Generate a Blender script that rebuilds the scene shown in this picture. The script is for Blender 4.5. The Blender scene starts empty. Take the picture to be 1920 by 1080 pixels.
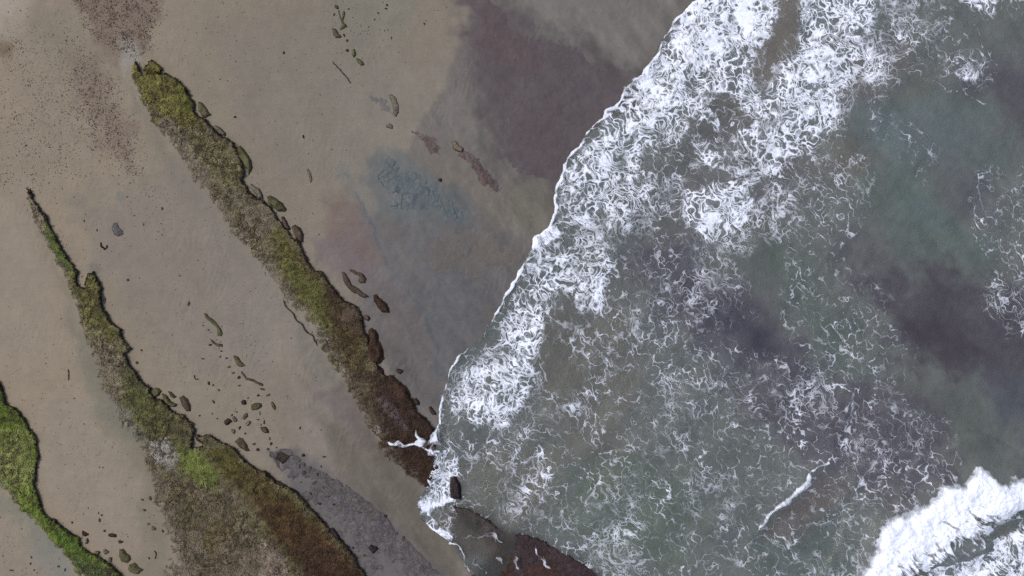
import bpy, math, random
import numpy as np
from mathutils import Vector

# ---------------------------------------------------------------- camera, sky, sun, exposure
scene = bpy.context.scene
C = scene.collection
cam_data = bpy.data.cameras.new('camera')
cam_data.sensor_width = 36.0
cam_data.lens = 36.0 * 60.0 / 76.8
cam_data.clip_end = 5000.0
cam = bpy.data.objects.new('camera', cam_data)
cam.location = (0, 0, 60)
cam.rotation_euler = (0, 0, 0)
C.objects.link(cam)
scene.camera = cam

SUN_DIR = Vector((-0.62, 0.22, 0.80)).normalized()
SUN_EL = math.asin(SUN_DIR.z)
world = bpy.data.worlds.new('World')
scene.world = world
world.use_nodes = True
wn = world.node_tree
bg = wn.nodes['Background']
sky = wn.nodes.new('ShaderNodeTexSky')
sky.sky_type = 'NISHITA'
sky.sun_disc = False
sky.sun_elevation = SUN_EL
sky.sun_rotation = math.atan2(SUN_DIR.x, SUN_DIR.y)
sky.air_density = 1.0
sky.dust_density = 4.0
sky.ozone_density = 1.0
wn.links.new(sky.outputs[0], bg.inputs[0])
bg.inputs[1].default_value = 0.12
sun_data = bpy.data.lights.new('sun', 'SUN')
sun_data.energy = 1.5
sun_data.angle = math.radians(11)
sun_data.color = (1.0, 0.96, 0.9)
sun = bpy.data.objects.new('sun', sun_data)
sun.rotation_euler = SUN_DIR.to_track_quat('Z', 'Y').to_euler()
sun.location = SUN_DIR * 80
C.objects.link(sun)
scene.view_settings.view_transform = 'Standard'
scene.view_settings.look = 'None'
scene.view_settings.gamma = 1.0
scene.view_settings.use_curve_mapping = False
scene.view_settings.exposure = 0.58
scene.cycles.use_denoising = False
scene.cycles.max_bounces = 6
scene.cycles.diffuse_bounces = 2
scene.cycles.glossy_bounces = 2
scene.cycles.transparent_max_bounces = 8
# light reaching a level white surface, used to turn colours as photographed into base colours
LIGHT = np.array([1.38, 1.38, 1.40])

# ---------------------------------------------------------------- numeric helpers
# Ground-plan coordinates: U to the right, V downwards, 25 units per metre, (960, 540) at the world origin.
PXM = 25.0
SM = 1.0 / PXM
_rng = np.random.default_rng(7)
_T1 = _rng.random((256, 256)).astype(np.float32)
_JX = _rng.random((256, 256)).astype(np.float32)
_JY = _rng.random((256, 256)).astype(np.float32)

def smooth(a, b, x):
    t = np.clip((x - a) / (b - a), 0, 1)
    return t * t * (3 - 2 * t)

def vnoise(x, y, seed=0):
    x = x + seed * 17.31; y = y + seed * 29.77
    xi = np.floor(x); yi = np.floor(y)
    fx = (x - xi).astype(np.float32); fy = (y - yi).astype(np.float32)
    fx = fx * fx * fx * (fx * (fx * 6 - 15) + 10); fy = fy * fy * fy * (fy * (fy * 6 - 15) + 10)
    i = xi.astype(np.int64) & 255; j = yi.astype(np.int64) & 255
    i1 = (i + 1) & 255; j1 = (j + 1) & 255
    a = _T1[i, j]; b = _T1[i1, j]; c = _T1[i, j1]; d = _T1[i1, j1]
    return (a + (b - a) * fx + (c - a) * fy + (a - b - c + d) * fx * fy) * 2 - 1

def fbm(x, y, s, seed=0, octv=3, gain=0.5):
    r = 0.0; amp = 1.0; tot = 0.0
    ca, sa = math.cos(0.65), math.sin(0.65)
    x = x / s; y = y / s
    for k in range(octv):
        r = r + amp * vnoise(x, y, seed + 3 * k)
        tot += amp; amp *= gain
        x, y = (ca * x - sa * y) * 2.03, (sa * x + ca * y) * 2.03
    return r / tot * 1.5

def worley(x, y, seed=0):
    x = x + seed * 13.7; y = y + seed * 7.9
    xi = np.floor(x).astype(np.int64); yi = np.floor(y).astype(np.int64)
    f1 = np.full(x.shape, 9.0, np.float32); f2 = np.full(x.shape, 9.0, np.float32)
    for dx in (-1, 0, 1):
        for dy in (-1, 0, 1):
            i = (xi + dx) & 255; j = (yi + dy) & 255
            d = np.hypot(xi + dx + _JX[i, j] - x, yi + dy + _JY[i, j] - y).astype(np.float32)
            lo = np.minimum(d, f1)
            f2 = np.minimum(f2, np.maximum(d, f1)); f1 = lo
    return f1, f2

def worley_id(x, y, seed=0):
    x = x + seed * 13.7; y = y + seed * 7.9
    xi = np.floor(x).astype(np.int64); yi = np.floor(y).astype(np.int64)
    f1 = np.full(x.shape, 9.0, np.float32); f2 = np.full(x.shape, 9.0, np.float32); idv = np.zeros(x.shape, np.float32)
    for dx in (-1, 0, 1):
        for dy in (-1, 0, 1):
            i = (xi + dx) & 255; j = (yi + dy) & 255
            d = np.hypot(xi + dx + _JX[i, j] - x, yi + dy + _JY[i, j] - y).astype(np.float32)
            idv = np.where(d < f1, _T1[j, i], idv)
            lo = np.minimum(d, f1)
            f2 = np.minimum(f2, np.maximum(d, f1)); f1 = lo
    return f1, f2, idv

def seg_d(U, V, pts, closed):
    n = len(pts); d2 = np.full(U.shape, 1e12)
    for k in range(n if closed else n - 1):
        ax, ay = pts[k]; bx, by = pts[(k + 1) % n]
        ex, ey = bx - ax, by - ay
        wx = U - ax; wy = V - ay
        t = np.clip((wx * ex + wy * ey) / (ex * ex + ey * ey + 1e-9), 0, 1)
        wx = wx - ex * t; wy = wy - ey * t
        np.minimum(d2, wx * wx + wy * wy, out=d2)
    return np.sqrt(d2)

def _clip(U, V, pts, m, fn, far=1e3):
    P = np.array(pts, float)
    s = (U > P[:, 0].min() - m) & (U < P[:, 0].max() + m) & (V > P[:, 1].min() - m) & (V < P[:, 1].max() + m)
    out = np.full(U.shape, far)
    if s.any():
        out[s] = fn(U[s], V[s])
    return out

def line_d(U, V, pts, m=1e5):
    return _clip(U, V, pts, m, lambda u, v: seg_d(u, v, pts, False))

def poly_sd(U, V, pts, m=90):
    def fn(u, v):
        ins = np.zeros(u.shape, bool); n = len(pts)
        for k in range(n):
            ax, ay = pts[k]; bx, by = pts[(k + 1) % n]
            if ay != by:
                c = ((ay > v) != (by > v)) & (u < (bx - ax) * (v - ay) / (by - ay) + ax)
                ins ^= c
        d = seg_d(u, v, pts, True)
        return np.where(ins, -d, d)
    return _clip(U, V, pts, m, fn)

def srgb(c):
    c = np.asarray(c, float) / 255.0
    return np.where(c <= 0.04045, c / 12.92, ((c + 0.055) / 1.055) ** 2.4)

# ---------------------------------------------------------------- plan of the place
SHORE = [(1400,-200),(1345,-70),(1310,0),(1283,18),(1262,45),(1243,72),(1225,105),(1200,140),(1170,165),(1160,190),(1135,212),
         (1105,245),(1090,270),(1070,290),(1055,320),(1042,345),(1040,375),(1040,400),(1028,425),(1000,445),
         (995,465),(985,490),(970,520),(950,550),(935,580),(910,610),(902,640),(880,650),(860,665),(845,690),
         (838,710),(830,745),(825,770),(820,795),(808,815),(803,850),(806,885),(800,915),(783,945),(790,975),(820,1000),
         (848,1012),(858,1040),(885,1070),(930,1110),(990,1300)]
SEA = SHORE + [(1100,3000),(9000,9000),(30000,9000),(30000,-9000),(3000,-9000)]

def chain(*a):
    return [p for q in a for p in q]

# rock ledges: scarp edge runs along the north-east side, the slab dips under the sand to the south-west
L1_SCARP = [(258,122),(268,133),(276,146),(280,128),(293,117),(309,128),(310,135),(302,140),(318,142),(333,150),(346,158),(358,174),(368,188),(371,212),(378,222),(391,228),(396,236),(405,242),
            (414,254),(430,262),(443,268),(450,285),(458,305),(464,325),(455,338),(463,352),(475,364),(488,374),(500,380),(512,389),(519,402),(525,416),
            (533,422),(542,433),(553,446),(566,456),(572,470),(577,486),(586,503),(592,509),(603,511),(614,522),(628,540),
            (640,555),(656,566),(670,575),(678,590),(682,606),(684,616),(694,640),(700,665),(706,684),(718,700),(737,716),(756,728),(768,746),(782,770),(796,786),(812,803),
            (818,825),(812,850),(815,880),(812,905),(803,916)]
L1_SOFT = [(803,916),(788,910),(766,895),(745,872),(722,856),(708,840),(700,815),(688,798),(668,765),(652,738),(643,712),
           (625,690),(610,672),(596,648),(583,618),(570,600),(552,585),(536,566),(528,545),(514,530),(498,508),(478,480),(452,452),
           (430,430),(408,394),(388,366),(366,340),(342,300),(318,262),(298,240),(284,220),(273,200),(262,172),(252,145),(250,126)]
L2_SCARP = [(60,352),(72,375),(90,400),(101,420),(110,442),(124,465),(140,490),(152,508),(153,532),(166,540),(170,521),
            (182,508),(190,522),(198,540),(195,558),(197,570),(206,590),(216,605),(236,618),(233,631),(246,646),(252,655),(240,663),
            (250,688),(268,708),(288,727),(292,745),(308,752),(325,766),(345,775),(364,790),(370,806),(362,834),(384,838),(368,812),(400,818),
            (440,836),(470,868),(500,884),(522,900),(560,924),(590,958),(624,998),(640,1012),(664,1042),(690,1082),(740,1140),(780,1200)]
L2_SOFT = [(780,1200),(180,1200),(240,1085),(300,1070),(318,1040),(306,1000),(290,950),(276,905),(280,872),(264,832),(232,792),(202,745),
           (182,690),(160,620),(143,560),(126,515),(106,478),(92,450),(70,415),(54,375)]
L3_SCARP = [(-120,560),(-60,640),(-20,690),(0,708),(14,728),(20,755),(40,764),(60,792),(76,820),(83,850),(75,880),(75,905),(86,936),(92,956),(96,962),
            (130,989),(158,1004),(159,1022),(186,1036),(216,1056),(238,1082),(280,1140),(300,1200)]
L3_SOFT = [(300,1200),(190,1200),(160,1085),(140,1048),(112,1022),(86,992),(52,964),(30,934),(0,908),(-60,850),(-140,800),(-200,640)]
LE_SCARP = [(852,947),(880,955),(905,968),(930,984),(950,996),(985,1002),(1010,1010),(1050,1033),(1090,1056),(1140,1082),(1210,1120),(1300,1180)]
LE_SOFT = [(1300,1180),(1100,1260),(860,1160),(868,1090),(905,1050),(925,1030),(900,1005),(868,985),(846,960)]
LD_SCARP = [(500,842),(545,838),(575,868),(628,895),(680,928),(725,965),(738,990),(756,1004),(772,1022),(800,1046),(832,1080),(880,1130),(930,1200)]
LD_SOFT = [(930,1200),(790,1200),(690,1075),(625,995),(560,920),(500,880)]

# paint lists: (outline, colour as it would photograph, edge softness, edge raggedness, opacity)
SAND_PAINT = [
    ([(40,380),(90,420),(130,510),(170,640),(210,740),(290,840),(320,1000),(320,1140),(270,1140),(268,900),(200,800),(160,700),(130,560),(80,450)], (117,112,98), 34, 14, .7),
    ([(150,600),(210,680),(260,780),(290,840),(230,830),(180,760),(150,680)], (112,110,98), 40, 14, .7),
    ([(-60,880),(0,905),(60,960),(120,1020),(160,1090),(120,1100),(70,1010),(0,950),(-60,930)], (118,118,106), 26, 12, .8),
    ([(250,150),(300,240),(370,340),(460,460),(540,570),(600,660),(570,650),(500,560),(400,430),(310,310),(260,220)], (113,110,98), 26, 12, .7),
    ([(560,600),(620,690),(680,790),(720,860),(680,840),(620,760),(570,670)], (108,104,96), 26, 12, .7),
    ([(-60,-60),(80,-60),(66,30),(40,70),(0,90),(-60,90)], (156,147,137), 60, 22, .7),
    ([(-60,70),(120,60),(180,160),(170,330),(100,360),(-60,380)], (131,122,107), 90, 20, .8),
    ([(60,0),(150,0),(160,60),(200,110),(120,140),(60,90)], (125,117,104), 50, 20, .7),
    ([(-60,110),(60,120),(60,220),(-60,240)], (138,126,110), 60, 12, .8),
    ([(140,-60),(306,-60),(302,30),(288,90),(268,108),(240,98),(196,80),(160,40)], (104,89,84), 26, 18, .6),
    ([(176,70),(240,92),(234,140),(190,110)], (108,93,86), 24, 16, .6),
    ([(134,105),(190,125),(216,160),(230,215),(262,270),(258,330),(226,320),(186,270),(150,200)], (110,97,90), 40, 26, .55),
    ([(232,72),(262,82),(270,118),(246,132),(240,150),(232,110)], (140,138,130), 14, 6, .8),
    ([(0,85),(30,85),(30,112),(4,110)], (105,88,70), 14, 5, .6),
    ([(-60,380),(60,380),(110,520),(90,700),(-60,690)], (137,127,113), 60, 20, .7),
    ([(90,740),(180,760),(240,860),(270,1000),(180,990),(100,930),(90,850)], (138,129,115), 50, 20, .7),
    ([(-60,960),(30,960),(110,1060),(140,1140),(-60,1140)], (133,124,110), 30, 12, .8),
    ([(60,960),(110,985),(150,1040),(160,1120),(120,1120),(60,1030)], (122,122,116), 24, 10, .5),
    ([(140,380),(360,300),(520,520),(560,640),(480,720),(320,680),(200,520)], (122,116,108), 80, 30, .7),
    ([(420,60),(640,40),(820,160),(700,320),(560,330),(460,240)], (121,116,107), 80, 30, .7),
    ([(620,0),(790,0),(780,60),(690,90),(625,60)], (118,116,105), 50, 22, .6),
    ([(600,790),(680,800),(760,880),(800,950),(860,1040),(880,1120),(820,1080),(740,980),(640,900)], (99,93,84), 24, 10, .9),
    ([(640,720),(700,800),(740,870),(690,850),(640,800),(600,740)], (96,89,84), 24, 12, .8),
    ([(560,700),(650,760),(700,830),(650,810),(600,760)], (106,99,95), 18, 8, .6),
    ([(505,845),(560,845),(640,900),(720,965),(770,1020),(840,1090),(880,1200),(760,1200),(680,1070),(600,980),(540,900)], (92,88,90), 40, 18, .9),
    # wet swash zone along the water
    ([(884,-60),(884,5),(871,40),(882,60),(868,92),(852,105),(836,132),(832,172),(790,220),(760,300),(880,420),(1010,470),(1300,0),(1340,-60)], (105,101,97), 12, 7, 1.0),
    ([(930,-60),(1320,-60),(1240,60),(1180,140),(1100,90),(1000,50)], (110,108,104), 40, 10, .8),
    ([(760,290),(860,290),(960,380),(1040,400),(1000,440),(920,420),(840,350)], (108,103,95), 30, 10, .8),
    ([(872,-20),(950,-10),(1020,60),(1120,95),(1210,140),(1140,245),(1080,325),(1040,375),(990,370),(930,310),(905,240),(880,150),(862,90)], (83,76,79), 60, 30, .95),
    ([(950,340),(1030,330),(1040,400),(1000,440),(960,410)], (104,101,91), 26, 8, .8),
    ([(640,400),(760,400),(900,420),(1000,460),(960,560),(900,650),(840,740),(820,790),(770,760),(740,700),(690,600),(660,500)], (94,92,92), 50, 14, .95),
    ([(700,580),(780,560),(830,640),(820,700),(780,740),(740,690)], (95,90,88), 40, 12, .8),
    ([(760,420),(860,420),(930,520),(900,620),(850,680),(800,560)], (90,91,93), 50, 16, .8),
    ([(690,300),(750,284),(800,320),(850,345),(890,400),(880,430),(800,420),(720,410),(684,350)], (86,94,97), 34, 16, .8),
    ([(610,372),(650,358),(690,400),(716,462),(730,510),(690,512),(640,490),(606,440)], (108,93,88), 30, 14, .75),
    ([(590,455),(650,450),(690,500),(720,540),(650,520),(596,490)], (104,94,98), 26, 12, .7),
    ([(690,560),(740,520),(790,600),(780,640),(730,640)], (98,92,92), 30, 12, .5),
    ([(224,358),(240,362),(240,378),(228,382),(220,370)], (110,112,108), 10, 4, .6),
    ([(172,496),(190,492),(200,505),(190,512),(176,512)], (100,98,94), 10, 3, .6),
]
SEA_PAINT = [
    # murk and bed colours under water
    ([(1300,200),(1500,180),(1540,300),(1420,470),(1220,450)], (97,96,97), 60, 20, .6),
    ([(1420,-60),(1500,-60),(1490,110),(1440,170),(1400,150)], (116,111,106), 20, 14, .8),
    ([(1345,178),(1372,172),(1408,225),(1385,235),(1356,215)], (103,101,96), 14, 8, .7),
    ([(1560,60),(1700,80),(1680,180),(1600,230),(1540,180)], (101,96,98), 40, 14, .6),
    ([(1700,140),(1760,160),(1740,200),(1690,190)], (105,102,92), 24, 8, .6),
    ([(1780,120),(1990,110),(1990,260),(1880,220)], (84,82,90), 40, 16, .8),
    ([(1560,260),(1640,270),(1620,330),(1540,330)], (106,101,93), 26, 10, .6),
    ([(1600,180),(1740,170),(1860,220),(1900,300),(1800,330),(1680,320),(1600,260)], (97,107,108), 50, 18, .9),
    ([(1620,220),(1680,220),(1740,310),(1690,320)], (94,108,110), 26, 12, .6),
    ([(1620,330),(1720,320),(1760,420),(1860,470),(1780,520),(1690,480)], (94,106,102), 40, 16, .8),
    ([(1690,360),(1740,370),(1780,440),(1720,430)], (90,105,105), 22, 10, .7),
    ([(1380,450),(1520,460),(1560,540),(1530,620),(1420,560)], (91,99,95), 40, 18, .85),
    ([(1500,600),(1580,590),(1620,700),(1560,720)], (88,100,94), 30, 14, .7),
    ([(1760,300),(1860,330),(1860,430),(1780,400)], (90,91,98), 40, 16, .6),
    ([(1180,440),(1290,450),(1420,560),(1540,680),(1600,740),(1520,760),(1380,700),(1260,620),(1180,520)], (84,84,91), 40, 20, .9),
    ([(1290,525),(1360,560),(1440,620),(1500,690),(1440,680),(1340,610)], (66,66,78), 26, 10, .8),
    ([(1560,440),(1700,470),(1760,520),(1640,540),(1560,500)], (92,92,97), 40, 18, .6),
    ([(1620,520),(1740,500),(1880,540),(1990,560),(1990,720),(1880,720),(1740,700),(1660,620)], (78,75,82), 40, 30, .9),
    ([(1690,590),(1800,600),(1850,660),(1760,680),(1700,640)], (70,65,72), 26, 18, .7),
    ([(1840,700),(1990,690),(1990,880),(1880,800)], (82,86,94), 40, 16, .8),
    ([(1740,740),(1840,720),(1880,830),(1820,880),(1760,820)], (90,96,93), 30, 12, .85),
    ([(1500,760),(1640,720),(1770,790),(1770,880),(1700,950),(1580,880),(1480,820)], (82,78,87), 40, 20, .85),
    ([(1380,720),(1480,740),(1500,800),(1400,800)], (78,74,82), 30, 14, .7),
    ([(1000,600),(1160,560),(1210,700),(1180,860),(1060,880),(1010,760)], (103,103,97), 40, 16, .8),
    ([(860,860),(1040,830),(1080,940),(960,1000),(880,960)], (104,105,97), 40, 16, .85),
    ([(1060,880),(1180,840),(1300,880),(1340,1000),(1260,1080),(1140,1060),(1020,980)], (94,103,95), 40, 18, .9),
    ([(1100,870),(1160,880),(1180,930),(1120,930)], (94,100,84), 20, 10, .6),
    ([(1240,780),(1360,760),(1440,900),(1360,1000),(1280,900)], (94,101,99), 40, 18, .7),
    ([(1400,980),(1560,980),(1600,1100),(1420,1100)], (87,98,95), 40, 18, .8),
    ([(1430,1005),(1470,945),(1545,885),(1590,905),(1550,960),(1480,1010)], (98,92,91), 18, 10, .8),
    ([(1840,955),(1885,965),(1900,1000),(1870,1010),(1840,985)], (92,92,84), 16, 8, .6),
    ([(1880,920),(1990,900),(1990,1000),(1900,985)], (72,86,82), 12, 8, .8),
    ([(1640,1080),(1700,1062),(1760,1075),(1760,1140),(1640,1140)], (98,88,76), 10, 6, .85),
    ([(830,940),(900,950),(950,1000),(1000,1010),(940,1050),(860,1040),(810,990)], (93,89,84), 14, 6, .9),
]
# foam density: (outline, density, softness)
FOAM = [
    ([(1280,20),(1310,-60),(1475,-60),(1452,50),(1420,100),(1340,120),(1270,110),(1235,90)], .95, 26),
    ([(1235,90),(1400,90),(1430,150),(1400,240),(1290,260),(1180,250),(1110,240),(1170,165)], .70, 34),
    ([(1200,140),(1260,90),(1270,180),(1200,260),(1120,300),(1060,310),(1105,245)], .80, 26),
    ([(1060,300),(1150,270),(1160,350),(1120,420),(1040,420),(1040,350)], .72, 30),
    ([(1500,-60),(1650,-60),(1630,60),(1600,90),(1520,70),(1500,30)], .78, 24),
    ([(1500,60),(1570,80),(1600,150),(1560,210),(1480,230),(1420,190),(1440,140)], .84, 34),
    ([(1560,70),(1660,60),(1700,110),(1650,170),(1590,180)], .55, 34),
    ([(1640,-60),(1800,-60),(1790,60),(1740,130),(1680,110),(1640,60)], .46, 40),
    ([(1790,-60),(1875,-60),(1862,15),(1820,28),(1795,12)], .85, 14),
    ([(1740,115),(1790,105),(1850,110),(1845,150),(1800,165),(1760,150)], .58, 22),
    ([(1870,-60),(1990,-60),(1990,20),(1890,14)], .40, 20),
    ([(1420,180),(1570,200),(1560,260),(1510,300),(1420,310),(1380,250)], .70, 34),
    ([(1290,250),(1420,240),(1510,290),(1500,340),(1400,340),(1300,310)], .60, 34),
    ([(1290,350),(1400,330),(1430,390),(1390,440),(1330,450),(1280,410)], .82, 28),
    ([(1360,430),(1420,420),(1400,475),(1340,465)], .45, 18),
    ([(1150,250),(1290,240),(1300,300),(1210,330),(1150,340)], .62, 34),
    ([(1160,330),(1300,310),(1300,400),(1200,420),(1120,440)], .46, 34),
    ([(1040,380),(1180,360),(1200,440),(1120,480),(1020,470)], .52, 30),
    ([(995,440),(1030,418),(1052,440),(1020,472),(994,476)], .98, 12),
    ([(1000,460),(1150,440),(1140,560),(1090,600),(1040,540),(1000,530)], .58, 26),
    ([(1095,470),(1145,480),(1130,580),(1150,620),(1110,590)], .72, 18),
    ([(985,490),(1040,520),(1030,600),(1010,680),(960,720),(880,730),(850,690),(905,640),(935,580)], .63, 26),
    ([(850,690),(930,650),(1000,660),(1010,700),(960,780),(900,810),(840,770),(835,720)], .64, 26),
    ([(900,700),(960,660),(990,690),(950,760),(900,760)], .72, 26),
    ([(920,740),(975,750),(972,815),(925,820)], .55, 18),
    ([(820,780),(900,760),(920,850),(860,870),(815,850)], .34, 24),
    ([(1020,540),(1160,560),(1170,700),(1120,720),(1060,640)], .34, 34),
    ([(960,760),(1060,740),(1060,880),(980,900),(920,850)], .34, 34),
    ([(990,830),(1040,830),(1050,930),(990,920)], .46, 24),
    ([(840,860),(1120,860),(1150,960),(1060,1000),(940,970),(860,930)], .36, 34),
    ([(1080,740),(1220,700),(1220,840),(1120,850)], .34, 34),
    ([(1110,850),(1230,880),(1280,1000),(1240,1090),(1130,1060),(1060,1000)], .33, 40),
    ([(985,1000),(1040,1005),(1200,1080),(1180,1140),(1080,1060)], .45, 24),
    ([(1170,560),(1280,600),(1380,680),(1480,760),(1400,800),(1280,740),(1200,680)], .33, 40),
    ([(1210,680),(1460,700),(1560,860),(1480,980),(1320,960),(1220,820)], .33, 60),
    ([(1350,800),(1480,760),(1520,860),(1440,900),(1360,880)], .38, 34),
    ([(1480,700),(1600,720),(1770,810),(1760,900),(1680,940),(1560,880),(1480,800)], .36, 40),
    ([(1430,1005),(1540,890),(1640,930),(1640,1010),(1600,1090),(1420,1100)], .36, 34),
    ([(1180,430),(1340,470),(1400,580),(1300,620),(1190,560)], .20, 40),
    ([(1430,290),(1610,290),(1620,400),(1560,470),(1440,430)], .40, 30),
    ([(1480,460),(1520,470),(1560,600),(1600,700),(1560,760),(1480,620)], .27, 28),
    ([(1560,500),(1640,540),(1700,680),(1640,760),(1560,680)], .24, 34),
    ([(1830,330),(1990,320),(1990,560),(1900,520),(1840,430)], .34, 30),
    ([(1640,200),(1760,280),(1740,340),(1660,260)], .22, 26),
    ([(1860,520),(1990,540),(1990,640),(1880,620)], .16, 40),
    ([(1200,880),(1420,900),(1420,1100),(1240,1100)], .30, 50),
    ([(1440,230),(1540,230),(1600,330),(1480,300)], .52, 24),
    ([(796,845),(846,846),(852,888),(842,925),(812,940),(806,965),(822,992),(862,1008),(846,1016),(812,1002),(784,970),(776,948),(800,915)], .80, 7),
    ([(812,942),(850,945),(852,990),(826,990)], .34, 12),
    ([(1720,1040),(1850,1005),(1900,985),(1990,935),(2050,1000),(2050,1200),(1740,1200)], .78, 18),
    ([(1845,950),(1900,925),(1990,895),(1990,1000),(1850,1012)], .5, 14),
    # gaps
    ([(1342,176),(1372,170),(1412,228),(1382,240),(1354,216)], -.5, 12),
    ([(1295,236),(1340,238),(1346,258),(1310,262)], -.4, 12),
    ([(1200,285),(1290,275),(1300,320),(1220,330)], -.3, 18),
    ([(1480,300),(1510,296),(1500,330),(1470,330)], -.2, 14),
    ([(1452,-60),(1500,-60),(1496,60),(1470,120),(1430,150),(1420,130),(1448,60)], -.24, 16),
    ([(1040,545),(1075,540),(1072,590),(1050,600)], -.5, 10),
    ([(835,775),(868,760),(880,790),(850,830),(832,820)], -.15, 8),
    ([(1270,420),(1300,440),(1240,430)], -.3, 8),
]
BR_FRONT = [(1540,1180),(1590,1100),(1622,1050),(1630,1020),(1640,985),(1655,975),(1682,958),(1698,955),(1690,948),(1712,950),(1735,935),(1756,922),
            (1760,900),(1782,905),(1802,906),(1808,893),(1830,873),(1852,888),(1880,902),(1900,892),(1922,900),(1990,880),(2100,860)]
BR_BODY = BR_FRONT + [(2200,1010),(1960,935),(1928,938),(1906,958),(1886,972),(1862,980),(1850,1000),(1855,1026),(1815,1050),(1785,1056),(1745,1064),(1725,1082),(1690,1092),(1655,1110),(1630,1180)]
BR_TAIL = [(1740,1030),(1850,1000),(1900,990),(1990,940),(2100,1000),(2100,1200),(1760,1200),(1720,1060)]
CREST = [(1402,1030),(1413,1005),(1425,986),(1442,964),(1470,940),(1492,922),(1512,902),(1518,886),(1532,874),(1552,867)]

SPLASH = [
    [(818,800),(810,814),(802,819),(790,816),(784,811),(782,804),(780,803),(780,814),(785,821),(778,828),(760,830),(756,827),(748,821),(744,823),(740,826),(731,822),(728,825),(733,831),(742,832),(752,834),(760,835),(778,833),(792,836),(800,842),(812,848),(826,846),(824,826)],
]
SPLASH_HOLES = [((815,877),4),((826,880),7),((817,893),4),((836,897),4),((824,908),5),((832,889),4)]

def foam_density(U, V):
    D = np.zeros(U.shape)
    wu = U + 16 * fbm(U, V, 60, 41); wv = V + 16 * fbm(U, V, 60, 42)
    for pts, d, soft in FOAM:
        m = smooth(soft * .9, -soft * .6, poly_sd(wu, wv, pts, soft + 5))
        D = np.maximum(D, d * m) if d > 0 else np.maximum(D + d * m, 0)
    return D

def breaker_masks(U, V):
    m = (U > 1480) & (V > 740)
    sd = np.full(U.shape, 1e3); df = np.full(U.shape, 1e3)
    u, v = U[m], V[m]
    ju = u + 7 * fbm(u, v, 22, 51, 4, .65); jv = v + 7 * fbm(u, v, 22, 52, 4, .65)
    sd[m] = poly_sd(ju, jv, BR_BODY, 200); df[m] = line_d(ju, jv, BR_FRONT)
    return sd, df

STREAKS = [
    [(1168,540),(1175,570),(1187,600),(1190,622),(1186,655)], [(1212,556),(1220,590),(1218,606),(1232,640),(1246,652)],
    [(1234,584),(1250,570),(1266,584)], [(1256,602),(1276,604),(1292,612),(1296,640),(1304,660),(1322,668),(1356,690)],
    [(1082,584),(1100,582),(1120,597)], [(1036,560),(1034,600),(1040,640)], [(1064,606),(1088,632),(1114,652),(1150,690)],
    [(988,722),(1006,738),(1018,766)], [(926,824),(958,834),(968,850),(958,862)], [(1100,712),(1120,738),(1126,768)],
    [(1130,738),(1164,746),(1190,758)], [(1262,726),(1263,762),(1258,800)], [(1448,708),(1458,738),(1474,780),(1500,800)],
    [(1372,752),(1378,770),(1396,792)], [(1376,698),(1396,704),(1424,716)], [(1474,484),(1490,494),(1504,516),(1524,532),(1530,556)],
    [(1534,598),(1544,622),(1552,642)], [(1430,676),(1450,686),(1474,684),(1486,700)], [(1562,604),(1570,628),(1584,640)],
    [(1572,650),(1590,664),(1612,676),(1630,682)], [(1108,842),(1150,852),(1170,880)], [(1160,800),(1190,840),(1240,890),(1290,950),(1320,970)],
    [(1060,980),(1080,1000),(1130,1010)], [(1200,860),(1220,900),(1260,920)], [(1660,730),(1690,742),(1710,738)], [(1720,840),(1738,862),(1736,890)],
    [(1560,720),(1590,740),(1610,790),(1650,800)], [(1600,880),(1630,920),(1650,940)], [(1520,950),(1560,960),(1600,950),(1640,960)],
    [(1480,280),(1500,340),(1560,360),(1600,400),(1620,430)], [(1490,370),(1530,390),(1560,440)], [(1868,470),(1890,500),(1910,520)],
    [(1846,420),(1830,450),(1850,480)], [(1880,360),(1870,420),(1884,470)], [(1660,230),(1690,250),(1716,270)], [(1820,30),(1832,60),(1840,90)],
    [(1800,170),(1850,190)], [(1806,60),(1816,110),(1830,112)], [(1700,20),(1730,60),(1760,30),(1790,40)], [(1280,560),(1330,600),(1360,640)],
    [(1390,960),(1404,990),(1398,1060)], [(1440,1010),(1480,1030),(1500,1060)], [(1290,930),(1310,990),(1300,1040)], [(860,800),(880,830),(876,850)],
    [(900,850),(930,880),(960,890)], [(970,870),(1000,860),(1030,840)], [(1000,860),(990,920),(1010,960)], [(940,930),(960,960),(955,985)],
    [(1010,930),(1030,950),(1020,970)],
]

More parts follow.
